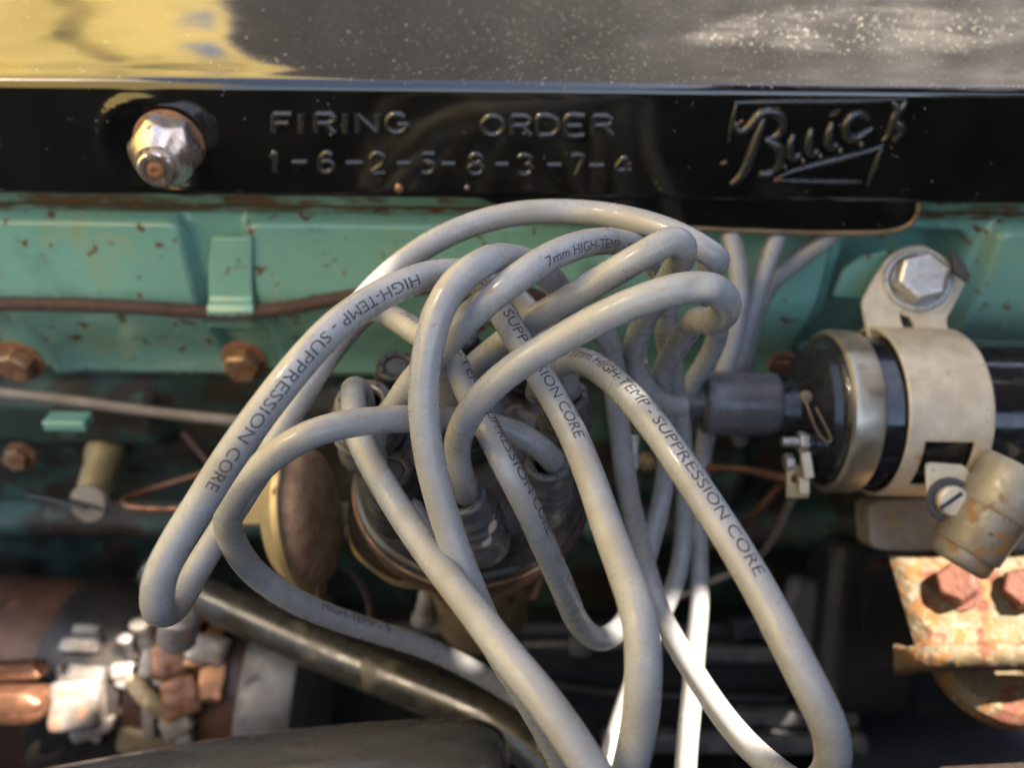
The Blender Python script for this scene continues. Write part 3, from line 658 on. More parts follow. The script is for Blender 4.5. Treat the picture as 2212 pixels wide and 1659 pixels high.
# strap
brk = thing('coil_bracket', cpt(145), 'dull zinc bracket strapped round the coil with a slotted tab and square cut-out', 'bracket')
e1 = (-V(0, cc.y, cc.z)).normalized(); e2 = V(0, -e1.z, e1.y)
if e2.z < 0: e2 = -e2
x0, x1 = CXm + 13, CXm + 41.5
def cyl(x, th, r): return cpt(x) + (e1 * math.cos(th) + e2 * math.sin(th)) * r
nxs, nth = 24, 72
vs, fs = [], []; idx = {}
for i in range(nxs + 1):
    for j in range(nth + 1):
        x = x0 + (x1 - x0) * i / nxs; th = math.radians(-128 + 232 * j / nth)
        r = 30.2
        if th > math.radians(60): r += .9 * sm(math.radians(60), math.radians(100), th)
        idx[i, j] = len(vs); vs.append(cyl(x, th, r))
for i in range(nxs):
    for j in range(nth):
        th = -128 + 232 * (j + .5) / nth; xf = (i + .5) / nxs
        if -56 < th < -18 and .20 < xf < .80: continue
        fs.append((idx[i, j], idx[i + 1, j], idx[i + 1, j + 1], idx[i, j + 1]))
ob = mkobj('strap', vs, fs, M['zinc'], brk); md = ob.modifiers.new('s', 'SOLIDIFY'); md.thickness = .0013; md.offset = 0; bev(ob, .3, 2, 50)
def T(u, v): return P(u, v, 293 + (735 - v) * .045)
out = rounded([T(1874, 742), T(1864, 692), T(1858, 652), T(1888, 596), T(1918, 556), T(1952, 535), T(1992, 531), T(2016, 548), T(2030, 574), T(2084, 606), T(2052, 668), T(2037, 694), T(2052, 746)], 2.2)
slot = rounded([T(1938, 676), T(1956, 676), T(1972, 706), T(1966, 722), T(1952, 718), T(1942, 700)], 1.2, 3)
hn = -(FWD * .96 - UPV * .25)
Plate('mounting_tab', out, 1.6, M['zinc'], brk, holes=[slot], n=hn)
Plate('clamp_ear', rounded([P(1994, 1004, 268), P(2002, 1000, 268), P(2080, 1004, 266), P(2092, 1018, 266), P(2090, 1075, 264), P(2040, 1100, 263), P(1996, 1082, 265)], 1.2), 1.4, M['zinc'], brk, n=hn)
bt = thing('bracket_bolt', T(1975, 618), 'bright zinc hex bolt with spring washer holding the coil bracket tab', 'bolt')
bax = (-FWD * .93 + UPV * .12 + RGT * -.18).normalized(); bc = T(1972, 612) - FWD * 1.5
Lathe('washer', [(0, 0), (13.2, 0), (13.6, .5), (13.4, 1.4), (8, 1.6)], bc, bax, M['zinc'], bt, 48)
Lathe('spring_washer', [(7, 1.4), (11.6, 1.4), (12.0, 1.9), (12.0, 3.2), (11.5, 3.7), (7, 3.7)], bc, (bax + UPV * .06).normalized(), M['zincbright'], bt, 48)
Lathe('collar', [(0, 3.2), (9.8, 3.2), (10.2, 3.8), (9.6, 4.6)], bc, bax, M['clip'], bt, 40)
Hex('bolt_head', bc + bax * 4.2, bax, 9.6, 7.6, M['zincbright'], bt, rot=.25, b=1.1)
Tube('grade_mark', [bc + bax * 11.85 + RGT * a + UPV * b for a, b in ((-3.5, -1), (-1, .2), (2.2, -.6))], .28, M['zinc'], bt, seg=6)
tag(Plate('black_spring_clip', rounded([P(2046, 548, 291), P(2056, 545, 291), P(2080, 572, 289), P(2092, 600, 288), P(2086, 614, 288), P(2052, 592, 290)], 1), 2.2, M['clip'], n=hn), 'small black metal clip tucked behind the coil bracket bolt', 'clip')
tag(Plate('green_tab', rounded([W(1800, 640, 278), W(1822, 584, 278), W(1868, 556, 277), W(1920, 545, 277), W(1900, 605, 278), W(1882, 642, 279)], 1.2), 2, M['teal'], n=(0, 1, 0)), 'green painted metal tab beside the coil bracket bolt', 'tab')
# screw and condenser below the strap
scr = thing('clamp_screw', P(2055, 1084, 262), 'slotted zinc screw clamping the ear under the coil strap', 'screw')
Lathe('washer', [(0, 0), (7.4, 0), (7.6, .5), (7.2, 1), (0, 1.1)], P(2050, 1080, 262.5), -FWD + RGT * -.1, M['clip'], scr, 32)
Lathe('screw_head', [(5.0, 0), (5.2, .6), (5.0, 2.4), (4.2, 3.2), (0.01, 3.4)], P(2054, 1082, 261), (-FWD + RGT * -.1).normalized(), M['zinc'], scr, 32)
Box('screw_slot', P(2055, 1082, 257.7), (8.6, 1.3, .5), M['rubber_dark'], scr, X=RGT + UPV * .75, Z=-FWD + RGT * -.1, b=.1)
con = thing('condenser', P(2110, 1140, 262), 'rust-flecked zinc condenser can with silver collar hanging below the coil', 'condenser')
ca = (P(2176, 1050, 258) - P(2062, 1215, 262)).normalized(); cb = P(2068, 1213, 262)
Lathe('collar', [(0.01, -1.2), (8.6, -1), (9.6, 0), (9.9, .6), (9.9, 5.2), (9.6, 5.8)], cb, ca, M['rustyzinc'], con, 48)
Lathe('can_body', [(9.4, 4.6), (10.6, 4.8), (10.9, 5.4), (10.9, 20), (10.6, 20.6), (9.8, 20.8)], cb, ca, M['rustyzinc'], con, 48)
Lathe('can_cap', [(10.0, 19.8), (11.3, 20.2), (11.5, 21), (11.5, 36), (10.8, 37), (0, 37)], cb, ca, M['clipzinc'], con, 48)
# ------------------------------------------------------------------ distributor
TI = math.radians(40); ca_ = (-FWD * math.cos(TI) + UPV * math.sin(TI)).normalized()
cy_ = (UPV * math.cos(TI) + FWD * math.sin(TI)).normalized(); T0 = P(1010, 880, 232)
dist = thing('distributor', T0 - ca_ * 80, 'dusty distributor under the tangle with black cap, copper edge and tan cast body', 'distributor')
RF = RGT
tw = []
for k, a in enumerate((-90, -40, 10, 55, 98, 140, 176, -133)):
    a = math.radians(a); tw.append(T0 + (RGT * math.cos(a) + cy_ * math.sin(a)) * 30.2)
Lathe('cap', [(0.01, -15), (18, -15.5), (28, -17), (34, -20), (36, -24), (37, -33), (38.2, -34), (38.6, -37), (37, -38)], T0, ca_, M['cap'], dist, 72, ref=RF, wob=.01)
Lathe('cap_edge', [(38.2, -37), (39.4, -37.6), (39.8, -39), (39.6, -42), (38.6, -43), (35, -43.4)], T0, ca_, M['capedge'], dist, 72, ref=RF, wob=.01)
Lathe('housing', [(36.5, -42), (36.5, -50), (34, -58), (27, -66), (20, -70), (18, -100), (20, -112), (20, -140)], T0, ca_, M['dist'], dist, 64, ref=RF, wob=.03)
Lathe('base_casting', [(30, 0), (31, -4), (27, -14), (20, -24), (18, -60)], T0 - ca_ * 50 - RGT * 15, (ca_ - RGT * .25).normalized(), M['dist'], dist, 48, wob=.05)
for p in tw: Lathe('cap_tower', [(7.2, -24), (6.8, -16), (5, -15)], p, ca_, M['cap'], dist, 28)
def boot_on(p, ax, parent, mt='rubber', s=1.0, L=24):
    pr = [(3.7, -1.6), (3.9, -.3), (4.6, .1), (5.9, 0), (6.4, -.5), (6.5, -1.6), (6.8, -3.4), (6.8, -5.0), (7.7, -5.9), (7.9, -6.6), (7.7, -7.3), (6.9, -8.0), (6.9, -8.8), (8.0, -9.7), (8.25, -10.4), (8.0, -11.1), (7.2, -11.8), (7.2, -12.6), (8.3, -13.5), (8.5, -14.2), (8.3, -14.9), (7.6, -15.6), (7.7, -18), (8.1, -20), (8.3, -L), (7.7, -L - 1)]
    b = Lathe('boot', [(r * s, h) for r, h in pr], p, ax, M[mt], parent, 48, ang=60)
    bits = []
    x, y, z = frame(ax)
    for k in range(9):
        a = k * 2 * math.pi / 9 + .3
        bits.append(lathe([(.01, .75), (.4, .6), (.55, .2), (.5, -.2)], p + (x * math.cos(a) + y * math.sin(a)) * 5.1 * s, ax, 8))
    a, c = join(bits); n = auto(mkobj('boot_nubs', a, c, M[mt], b), 60)
    return b
for k, s in ((7, 1.0), (4, 1.0), (3, 1.0)):
    boot_on(tw[k], ca_, dist, 'rubber_dark')
    Lathe('terminal_plug', [(3.9, -1.2), (3.4, -.6), (.01, -.4)], tw[k], ca_, M['rubber_dark'], dist, 24)
Box('terminal_block', P(1075, 1208, 266), (8, 10, 11), M['rubber_dark'], dist, X=RGT, Z=ca_, b=1)
pb = thing('points_condenser', P(1132, 1240, 262), 'short copper-brown condenser can clipped under the cap front', 'condenser')
Lathe('can_body', [(0.01, 8.3), (6.2, 8), (6.9, 7.2), (6.9, -6), (6.4, -6.8), (0.01, -7)], P(1133, 1238, 262), (RGT * .35 + UPV * .12 - FWD * .0 + ca_ * .0 + UPV * .9).normalized(), M['copper'], pb, 36)
Box('can_strap', P(1128, 1196, 262), (15, 2.6, 5), M['copper'], pb, X=RGT + UPV * .25, Z=ca_, b=.5)
Tube('strap_tail', [P(1052, 1272, 268), P(1080, 1266, 266), P(1106, 1254, 264)], 1.2, M['copper'], pb, seg=10)
tag(Lathe('lock_screw', [(0.01, 8), (3, 7.4), (3.4, 6), (3.6, -4), (4.6, -5), (4.6, -8), (0.01, -8)], P(918, 1308, 318), (UPV * .95 + RGT * .2 - FWD * .3).normalized(), M['whitemetal'], seg=24), 'small sunlit metal screw stub standing below the distributor body', 'screw')
vac = thing('vacuum_advance', P(690, 1115, 292), 'round vacuum advance can seen edge-on with tan rim and flaking red-brown face', 'vacuum unit')
va = (RGT * .97 - FWD * .10 + UPV * .14).normalized(); vcn = P(660, 1116, 290)
Lathe('back_shell', [(14, -11), (21, -8), (25.5, -2.5), (27.5, -1.2)], vcn, va, M['tan'], vac, 64)
Lathe('flange', [(26.5, -1.6), (28.2, -1.2), (28.6, 0), (28.2, 1.4), (25.4, 1.9)], vcn, va, M['tan'], vac, 72)
Lathe('front_shell', [(25.8, 1.0), (25.4, 2.0), (23.6, 5.5), (20.4, 7.6), (14, 8.8), (8, 9.2), (0.01, 9.2)], vcn, va, M['vac'], vac, 64, wob=.03)
Chunk('vent_lug', vcn + va * 3 - UPV * 28, (7, 9, 12), M['vac'], vac, X=va, Z=UPV)
Box('arm', P(566, 1084, 300), (26, 18, 3), M['tan'], vac, X=RGT, Z=-FWD, b=1)
Box('arm_link', P(735, 1110, 306), (24, 9, 3), M['dist'], vac, X=RGT, Z=-FWD, b=1)
Tube('drain_line', [P(742, 1226, 300), P(768, 1246, 302), P(790, 1280, 306), P(800, 1320, 312), P(798, 1350, 320)], 1.3, M['braid'], vac, seg=10)
# ------------------------------------------------------------------ plug leads
RW = 3.5
WIRE = {}
def lead(key, name, pts, label, m='wire', group='grey ignition leads', r=RW):
    path = catmull([p if isinstance(p, Vector) else P(*p) for p in pts], .8)
    t = thing(name, path[len(path) // 2], label, 'ignition lead', group)
    vs, fs = sweep(path, r, 28); o = auto(mkobj('cable', vs, fs, M[m], t), 60)
    WIRE[key] = (t, path); return t
GB = tw[6] - RGT * 1.0 + cy_ * .5
lead('A', 'plug_lead', [(1450, 905, 296), (1500, 820, 282), (1540, 755, 268), (1553, 700, 256), (1538, 650, 242), (1520, 610, 228), (1532, 580, 217), (1550, 562, 211), (1530, 545, 209), (1482, 516, 210), (1420, 490, 214), (1325, 466, 222), (1220, 456, 227), (1110, 462, 226), (1010, 488, 224), (920, 532, 222), (842, 590, 220), (782, 652, 219), (738, 712, 217), (692, 788, 216), (652, 858, 216), (610, 930, 215), (572, 1000, 214), (532, 1062, 212), (490, 1128, 208), (446, 1198, 202), (408, 1262, 195), (382, 1306, 186), (358, 1322, 176), (340, 1308, 168), (346, 1245, 166), (385, 1165, 167), (432, 1090, 167), (482, 1010, 166), (537, 930, 164), (597, 850, 164), (662, 770, 166), (730, 700, 171), (800, 650, 177), (870, 614, 182), (940, 592, 190), (1005, 592, 196), (1052, 625, 198), (1085, 675, 197), (1122, 740, 195), (1163, 805, 193), (1207, 880, 190), (1247, 960, 184), (1282, 1050, 176), (1316, 1150, 167), (1350, 1240, 158), (1377, 1320, 150), (1389, 1400, 147), (1388, 1490, 147), (1380, 1570, 149), (1360, 1665, 153), (1320, 1780, 160)],
     'longest grey lead, looping round the top, down the left and out bottom centre')
lead('C', 'plug_lead', [(1160, 850, 236), (1168, 820, 222), (1186, 800, 214), (1216, 782, 210), (1256, 779, 205), (1300, 803, 196), (1352, 848, 186), (1412, 920, 177), (1472, 1005, 170), (1532, 1095, 166), (1592, 1190, 161), (1650, 1290, 156), (1704, 1395, 151), (1752, 1490, 149), (1790, 1570, 150), (1800, 1640, 155), (1775, 1690, 167), (1730, 1700, 182), (1680, 1668, 195), (1620, 1615, 205), (1560, 1545, 218), (1500, 1455, 236), (1455, 1380, 248), (1425, 1320, 258), (1400, 1240, 262), (1376, 1150, 258), (1356, 1060, 252), (1342, 960, 247), (1332, 870, 243), (1325, 790, 238), (1310, 730, 228), (1262, 685, 218), (1218, 640, 210), (1192, 605, 205), (1150, 572, 199), (1092, 556, 190), (1040, 569, 180), (988, 607, 177), (950, 668, 176), (926, 750, 176), (915, 840, 177), (918, 920, 178), (930, 1000, 179), (950, 1080, 180), (978, 1170, 181), (1012, 1260, 182), (1046, 1340, 184), (1085, 1420, 188), (1140, 1510, 195), (1200, 1620, 205), (1240, 1720, 215)],
     'lettered grey lead sweeping down the right, with a front strand crossing the cap')
lead('H', 'plug_lead', [(1480, 1720, 310), (1420, 1500, 300), (1310, 1680, 262), (1330, 1590, 268), (1362, 1490, 278), (1395, 1400, 286), (1430, 1325, 290), (1462, 1250, 294), (1478, 1150, 296), (1480, 1050, 292), (1474, 950, 284), (1460, 850, 270), (1445, 760, 254), (1436, 690, 238), (1440, 640, 232), (1428, 588, 226), (1395, 545, 220), (1345, 524, 212), (1282, 522, 201), (1200, 548, 189), (1128, 593, 182), (1060, 645, 182), (1005, 695, 187), (970, 737, 192), (925, 785, 201), (886, 830, 208), (852, 880, 214), (815, 930, 219), (806, 975, 221), (838, 1030, 224), (884, 1095, 224), (934, 1165, 226), (986, 1245, 230), (1040, 1330, 236), (1100, 1430, 244), (1180, 1560, 252), (1260, 1700, 262)][2:],
     'grey lead marked 7mm arching over the middle of the tangle')
lead('I', 'coil_lead', [(1470, 878, 262), (1440, 872, 257), (1405, 848, 251), (1380, 808, 246), (1371, 760, 238), (1386, 705, 226), (1422, 640, 210), (1454, 590, 203), (1474, 550, 194), (1470, 526, 188), (1446, 521, 186), (1400, 545, 186), (1300, 603, 190), (1205, 660, 197), (1140, 697, 204), (1080, 745, 213), (1020, 795, 222), (1000, 840, 232), (1005, 880, 240)],
     'plain grey lead folding back at its peak and plugging into the coil boot')
lead('M', 'plug_lead', [(1010, 1072, 215), (1003, 1045, 208), (990, 1008, 203), (988, 960, 199), (1008, 905, 191), (1048, 850, 184), (1112, 795, 180), (1200, 740, 177), (1300, 685, 172), (1400, 643, 169), (1480, 622, 168), (1538, 624, 171), (1567, 648, 177), (1562, 680, 186), (1532, 694, 196), (1506, 690, 206), (1492, 705, 218), (1462, 750, 234), (1430, 810, 252), (1432, 900, 268), (1440, 1000, 278), (1425, 1100, 280), (1398, 1200, 272), (1370, 1300, 258), (1335, 1362, 246), (1292, 1382, 238), (1252, 1350, 232), (1216, 1270, 218), (1176, 1180, 207), (1136, 1090, 199), (1095, 1010, 197), (1052, 925, 204), (1010, 845, 206), (975, 772, 206), (930, 738, 209), (885, 708, 214), (845, 684, 222), (800, 672, 232), (755, 712, 240), (700, 785, 246), (640, 872, 252), (590, 930, 258)],
     'grey lead with a round curl at upper right, its boot front on the cap')
lead('G', 'plug_lead', [GB - ca_ * 5, GB - ca_ * .5, GB + ca_ * 4.5 - RGT * .3, GB + ca_ * 8.5 - cy_ * 2.5 - RGT * 1.2, (764, 880, 216), (768, 922, 211), (786, 970, 206), (824, 1040, 198), (880, 1130, 190), (945, 1220, 180), (1015, 1310, 169), (1095, 1415, 157), (1180, 1520, 150), (1262, 1640, 146), (1330, 1750, 144)],
     'grey lead leaving the leftmost boot and running straight to the bottom edge')
lead('D', 'plug_lead', [(1200, 1005, 223), (1186, 985, 219), (1155, 958, 217), (1100, 930, 217), (1030, 914, 216), (960, 906, 212), (850, 906, 198), (750, 916, 191), (680, 935, 188), (620, 965, 188), (560, 1012, 189), (516, 1060, 191), (492, 1115, 196), (502, 1170, 203), (550, 1238, 213), (630, 1295, 223), (720, 1335, 235), (820, 1368, 247), (920, 1400, 258), (1010, 1442, 268), (1100, 1495, 276), (1200, 1570, 282), (1260, 1660, 286)],
     'grey lead crossing level in front of the cap, then curling down to the hose')
lead('S', 'plug_lead', [(1232, 850, 240), (1226, 828, 230), (1205, 770, 222), (1165, 705, 217), (1125, 655, 218), (1075, 622, 216), (1010, 616, 214), (950, 655, 217), (925, 730, 221), (948, 820, 228), (986, 880, 232), (1030, 925, 240), (1060, 960, 250)],
     'short grey lead mostly hidden under the arching leads', 'wire_old')
lead('V', 'plug_lead', [(1560, 430, 290), (1576, 500, 289), (1594, 575, 288), (1596, 650, 289), (1582, 740, 292), (1560, 815, 296), (1538, 880, 304), (1522, 960, 312), (1511, 1080, 312), (1510, 1200, 300), (1511, 1300, 288), (1502, 1400, 274), (1495, 1500, 264), (1485, 1600, 256), (1478, 1720, 250)],
     'thin grey lead hanging straight down behind the coil boot to the bottom', 'wire_old')
lead('V2', 'plug_lead', [(1712, 440, 290), (1680, 505, 290), (1650, 590, 292), (1616, 690, 298), (1592, 790, 306), (1584, 870, 318), (1600, 950, 335)],
     'rear grey lead slanting from the cover lip down behind the boot', 'wire_old')
lead('V3', 'plug_lead', [(1850, 460, 292), (1790, 512, 292), (1725, 560, 298), (1664, 614, 306), (1632, 680, 313), (1610, 780, 322), (1604, 860, 332)],
     'rearmost grey lead slanting right under the cover lip towards the coil bracket', 'wire_old')
lead('V5', 'plug_lead', [(1612, 660, 303), (1566, 738, 306), (1522, 805, 310), (1492, 880, 318), (1478, 960, 330)],
     'dim grey lead in the shade slanting down left behind the hanging lead', 'wire_old', r=3)
boot_on(tw[0], (ca_ - RGT * .22 * 1 + UPV * .1).normalized(), WIRE['M'][0])
boot_on(tw[1], (ca_ + RGT * .04).normalized(), WIRE['D'][0])
boot_on(tw[2], (ca_ + RGT * .02).normalized(), WIRE['S'][0])
boot_on(GB, ca_, WIRE['G'][0], s=1.35)
boot_on(tw[5] - ca_ * 3, ca_, WIRE['C'][0], 'rubber_dark')
Lathe('terminal_plug', [(3.9, -4.2), (3.4, -3.6), (.01, -3.4)], tw[5], ca_, M['rubber_dark'], WIRE['C'][0], 24)
boot_on(T0 + ca_ * 1 - cy_ * 2, ca_, WIRE['I'][0], 'rubber_dark')
# printed lettering wrapped on the leads
def print_on(key, txt, u, v, sign, ang=0., adv=2.18, cap=2.75, anchor='end', dmax=230, dlo=0):
    t, path = WIRE[key]
    cands = [(abs((px(p) - V2(u, v)).length), i) for i, p in enumerate(path) if dlo < p.dot(FWD) < dmax]
    i0 = min(cands)[1]
    cu = bpy.data.curves.new('txt', 'FONT'); cu.body = txt; cu.size = 1; cu.resolution_u = 3
    o = bpy.data.objects.new('txt', cu); COL.objects.link(o)
    dg = bpy.context.evaluated_depsgraph_get(); me = bpy.data.meshes.new_from_object(o.evaluated_get(dg))
    bpy.data.objects.remove(o)
    bm = bmesh.new(); bm.from_mesh(me)
    xs_ = [q.co.x for q in bm.verts]; ys_ = [q.co.y for q in bm.verts if q.co.y > -.01]
    w0, w1 = min(xs_), max(xs_); hcap = .73 if max(ys_) > .6 else max(ys_)
    Ln = adv * len(txt)
    for q in bm.verts: q.co.x = (q.co.x - w0) / (w1 - w0) * Ln; q.co.y = (q.co.y / hcap - .5) * cap
    for k in range(-6, 7):
        g = bm.verts[:] + bm.edges[:] + bm.faces[:]; bmesh.ops.bisect_plane(bm, geom=g, plane_co=(0, k * cap / 12, 0), plane_no=(0, 1, 0))
    for k in range(1, int(Ln / .8)):
        g = bm.verts[:] + bm.edges[:] + bm.faces[:]; bmesh.ops.bisect_plane(bm, geom=g, plane_co=(k * .8, 0, 0), plane_no=(1, 0, 0))
    st = (path[1] - path[0]).length
    def at(s):
        f = i0 + sign * s / st; i = max(0, min(len(path) - 2, int(math.floor(f)))); k = f - i
        p = path[i].lerp(path[i + 1], k)
        t0 = (path[min(i + 1, len(path) - 1)] - path[max(i - 1, 0)]).normalized(); t1 = (path[min(i + 2, len(path) - 1)] - path[i]).normalized()
        return p, (t0.lerp(t1, min(1, max(0, k)))).normalized() * sign
    off = -Ln if anchor == 'end' else 0
    vv = []
    for q in bm.verts:
        p, tn = at(q.co.x + off); vd = -p; e_ = (vd - tn * vd.dot(tn)).normalized(); up = e_.cross(tn) * 1.0
        a = q.co.y / RW + math.radians(ang)
        vv.append(p + (e_ * math.cos(a) + up * math.sin(a)) * (RW + .035))
    ff = [tuple(x.index for x in f.verts) for f in bm.faces]; bm.free()
    o = mkobj('printed_lettering', vv, ff, M['ink'], next(c for c in t.children if c.name.startswith('cable')), smooth=True)
V2 = lambda a, b: Vector((a, b))
FULL = '7mm HIGH-TEMP - SUPPRESSION CORE'
print_on('A', FULL[4:], 478, 1058, -1, 6, adv=2.36, dmax=182, dlo=150)
print_on('A', FULL[9:], 1262, 958, 1, 24, adv=2.3, dmax=215, dlo=175)
print_on('C', FULL, 1688, 1226, 1, 30, adv=2.36, dmax=210, dlo=140)
print_on('H', FULL, 1165, 582, -1, -12, adv=2.3, cap=2.6, anchor='start', dmax=200)
print_on('M', FULL, 1190, 1135, -1, 52, adv=2.3, dmax=215, dlo=190)
print_on('D', 'HIGH-TEMP - S', 832, 1358, 1, 42, dmax=260, dlo=225)
# ------------------------------------------------------------------ low tension wires near the coil
tag(Tube('primary_wire', [P(1480, 1012, 318), P(1560, 1012, 306), P(1620, 1016, 296), P(1680, 1030, 286), P(1722, 1034, 280)], 1.9, M['copper'], seg=12), 'thick copper-brown wire running level to the coil terminal', 'wire')
tag(Tube('primary_wire', [P(1540, 1180, 340), P(1590, 1150, 325), P(1640, 1100, 305), P(1690, 1046, 290), P(1722, 1036, 282)], 1.7, M['copper'], seg=12), 'copper-brown wire slanting up to the coil terminal', 'wire')
tag(Tube('ground_wire', [P(1470, 1290, 370), P(1540, 1256, 362), P(1620, 1222, 350), P(1672, 1160, 325), P(1704, 1090, 300), P(1726, 1046, 284)], 1.6, M['greycable'], seg=12), 'thin grey-brown wire bending down from the coil terminal into the dark', 'wire')
tg = thing('coil_terminal', P(1735, 1020, 278), 'brass terminal lug with pale nuts at the lower left of the coil', 'terminal')
Box('lug', P(1722, 1040, 281), (8, 12, 2), M['tan'], tg, X=RGT, Z=-FWD, b=.4)
Box('nut_plate', P(1742, 1000, 276), (3.4, 11, 3), M['zinc'], tg, X=RGT + UPV * .15, Z=-FWD, b=.6)
Box('nut_plate', P(1736, 1050, 279), (3.6, 6, 3), M['zinc'], tg, X=RGT, Z=-FWD, b=.6)
Hex('nut', P(1712, 998, 280), -RGT, 3.2, 3, M['zincbright'], tg)
tb = thing('block_terminal', P(1385, 1000, 312), 'small pinkish terminal strip with brass nut seen between the leads', 'terminal')
Box('strip', P(1371, 978, 306), (2.6, 13, 2.4), M['zincbright'], tb, X=RGT, Z=-FWD, b=.4)
Hex('nut', P(1392, 996, 310), (-FWD + RGT * .2), 4.2, 4, M['rustbolt'], tb)
Lathe('stud', [(1.8, 0), (1.8, 7), (.01, 7.4)], P(1392, 996, 310), (-FWD + RGT * .2).normalized(), M['tan'], tb, 14)
# ------------------------------------------------------------------ hoses
def hose(name, pts, r, m, label, seg=32):
    return tag(Tube(name, [P(*p) for p in pts], r, M[m], seg=seg, step=2.5), label, 'hose')
hose('heater_hose', [(330, 1235, 395), (430, 1285, 385), (560, 1345, 372), (700, 1408, 358), (850, 1468, 344), (980, 1520, 332), (1090, 1572, 320), (1200, 1660, 300), (1250, 1760, 285)], 9.3, 'hose', 'olive-black rubber hose slanting down from the loop of the lettered lead')
bh = thing('radiator_hose', P(800, 1760, 262), 'large scuffed black hose along the bottom edge with a rounded end', 'hose')
pts = [P(-200, 1905, 262), P(150, 1845, 262), (P(400, 1800, 262)), P(700, 1762, 262), P(950, 1748, 262), P(1100, 1748, 262)]
path = catmull(pts, 2)
Lh = len(path)
vs, fs = sweep(path, (lambda t: 27.5 if t < .93 else 27.5 * math.sqrt(max(.0, 1 - ((t - .93) / .07) ** 2)) * .35 + 27.5 * .65 if t < .999 else 17), 56)
auto(mkobj('hose_body', vs, fs, M['bighose'], bh), 60)
# ------------------------------------------------------------------ generator, bottom left
gc = P(330, 1475, 432); gax = V(1, -.04, -.03).normalized()
gen = thing('generator', gc - V(0, 0, 60), 'greasy brown generator body with a black band and grey end plate', 'generator')
Lathe('case', [(0, -180), (50, -180), (52, -178), (52, 62), (51, 64)], gc, gax, M['gen'], gen, 96)
Lathe('end_plate', [(51.4, 63), (53.4, 64), (54, 66), (54, 84), (52, 90), (44, 94), (20, 96), (0, 96)], gc, gax, M['alloy'], gen, 80, wob=.012)
Lathe('cover_band', [(52, -38), (54.4, -37.5), (54.8, -36), (54.8, 6), (54.4, 7.5), (52, 8)], gc, gax, M['genband'], gen, 96)
def onG(u, v, r=54, ):     # point of the generator surface under u,v
    d = (FWD + RGT * ((u - CX) / FPX) + UPV * ((CY - v) / FPX)); a = gax
    dp = d - a * d.dot(a); op = -gc - a * (-gc).dot(a)
    A, B, Cc = dp.dot(dp), 2 * dp.dot(op), op.dot(op) - r * r; D = B * B - 4 * A * Cc
    t = (-B - math.sqrt(max(0, D))) / (2 * A); p = d * t
    n = (p - gc) - a * (p - gc).dot(a); return p, n.normalized()
gp, gn = onG(178, 1515, 55)
gt = thing('band_clamp', gp, 'white sunlit clamp block and torn bright lugs on the black generator band', 'clamp')
def onChunk(nm, u, v, sz, mm, par, rz=0., h=.4, seed=1, tilt=0., amp=.16, e=.4):
    e = min(.9, e + .45); amp *= .55; p, n = onG(u, v, 54.5); n2 = (n + gax * tilt).normalized()
    return Chunk(nm, p + n * sz[2] * h, sz, M[mm], par, X=gax + V(0, 0, rz), Z=n2, amp=amp, e=e, seed=seed)
onChunk('clamp_block', 180, 1515, (24, 23, 14), 'whitemetal', gt, .28, .4, 3, .1, .08, .3)
onChunk('clamp_lug', 196, 1458, (18, 9, 9), 'whitemetal', gt, -.1, .4, 4)
onChunk('clamp_lug', 176, 1398, (19, 8, 4), 'whitemetal', gt, .12, .4, 5)
onChunk('clamp_lug', 188, 1364, (14, 5, 3), 'whitemetal', gt, -.05, .4, 6)
onChunk('clamp_ridge', 200, 1381, (13, 3, 5), 'clip', gt, 0, .4, 7)
onChunk('clamp_foot', 208, 1572, (22, 7, 6), 'whitemetal', gt, .55, .4, 8)
Tube('clamp_rod', [onG(130, 1440, 57)[0], onG(140, 1500, 59)[0], onG(165, 1560, 59)[0], onG(215, 1600, 57)[0]], 2.2, M['whitemetal'], gt, seg=12)
gs = thing('generator_terminal', onG(330, 1450)[0], 'sunlit orange terminals, studs and cream wire on the generator', 'terminal')
for (u, v, r, h, mm) in ((312, 1372, 4.4, 15, 'whitemetal'), (279, 1392, 3.2, 12, 'whitemetal')):
    p, n = onG(u, v + 26, 54); ax_ = (n * .5 + UPV * .6).normalized()
    Lathe('stud', [(r * .8, -4), (r * .8, h - 5), (r, h - 4.4), (r * 1.05, h - 1), (r * .7, h), (.01, h + .6)], p, ax_, M['clip'], gs, 20)
    Lathe('stud_tip', [(r * 1.0, h - 3), (r * 1.08, h - .4), (r * .7, h + .7), (.01, h + 1.1)], p, ax_, M[mm], gs, 20)
for k, (u, v, sz, mm, rz, tl) in enumerate(((272, 1452, (10, 8, 7), 'whitemetal', .3, 0), (328, 1438, (8, 15, 8), 'whitemetal', .2, .2), (284, 1478, (13, 6, 5), 'whitemetal', -.5, 0), (330, 1556, (6, 14, 6), 'whitemetal', .2, 0),
        (372, 1432, (17, 17, 9), 'orange', .7, .3), (362, 1462, (12, 9, 6), 'whitemetal', .9, 0), (398, 1503, (17, 19, 9), 'orange', .5, .3), (452, 1412, (20, 15, 9), 'whitemetal', -.35, .2), (428, 1432, (12, 9, 8), 'orange', .2, 0),
        (430, 1360, (6, 14, 7), 'redbolt', .1, 0), (470, 1380, (9, 12, 6), 'copper', .4, 0), (388, 1562, (15, 11, 7), 'whitemetal', .8, 0), (404, 1592, (8, 14, 6), 'whitemetal', .3, 0), (462, 1470, (13, 20, 5), 'orange', .2, 0))):
    onChunk('terminal_plate', u, v, sz, mm, gs, rz, .4, 10 + k, tl, .2)
a, na = onG(290, 1470, 58); b_, nb_ = onG(320, 1505, 62); c_, nc_ = onG(362, 1545, 58); d_, nd_ = onG(385, 1590, 56)
Tube('cream_wire', [a, b_ + nb_ * 3, c_, d_], 4.2, M['cream'], gs, seg=16)
p, n = onG(390, 1335, 60)
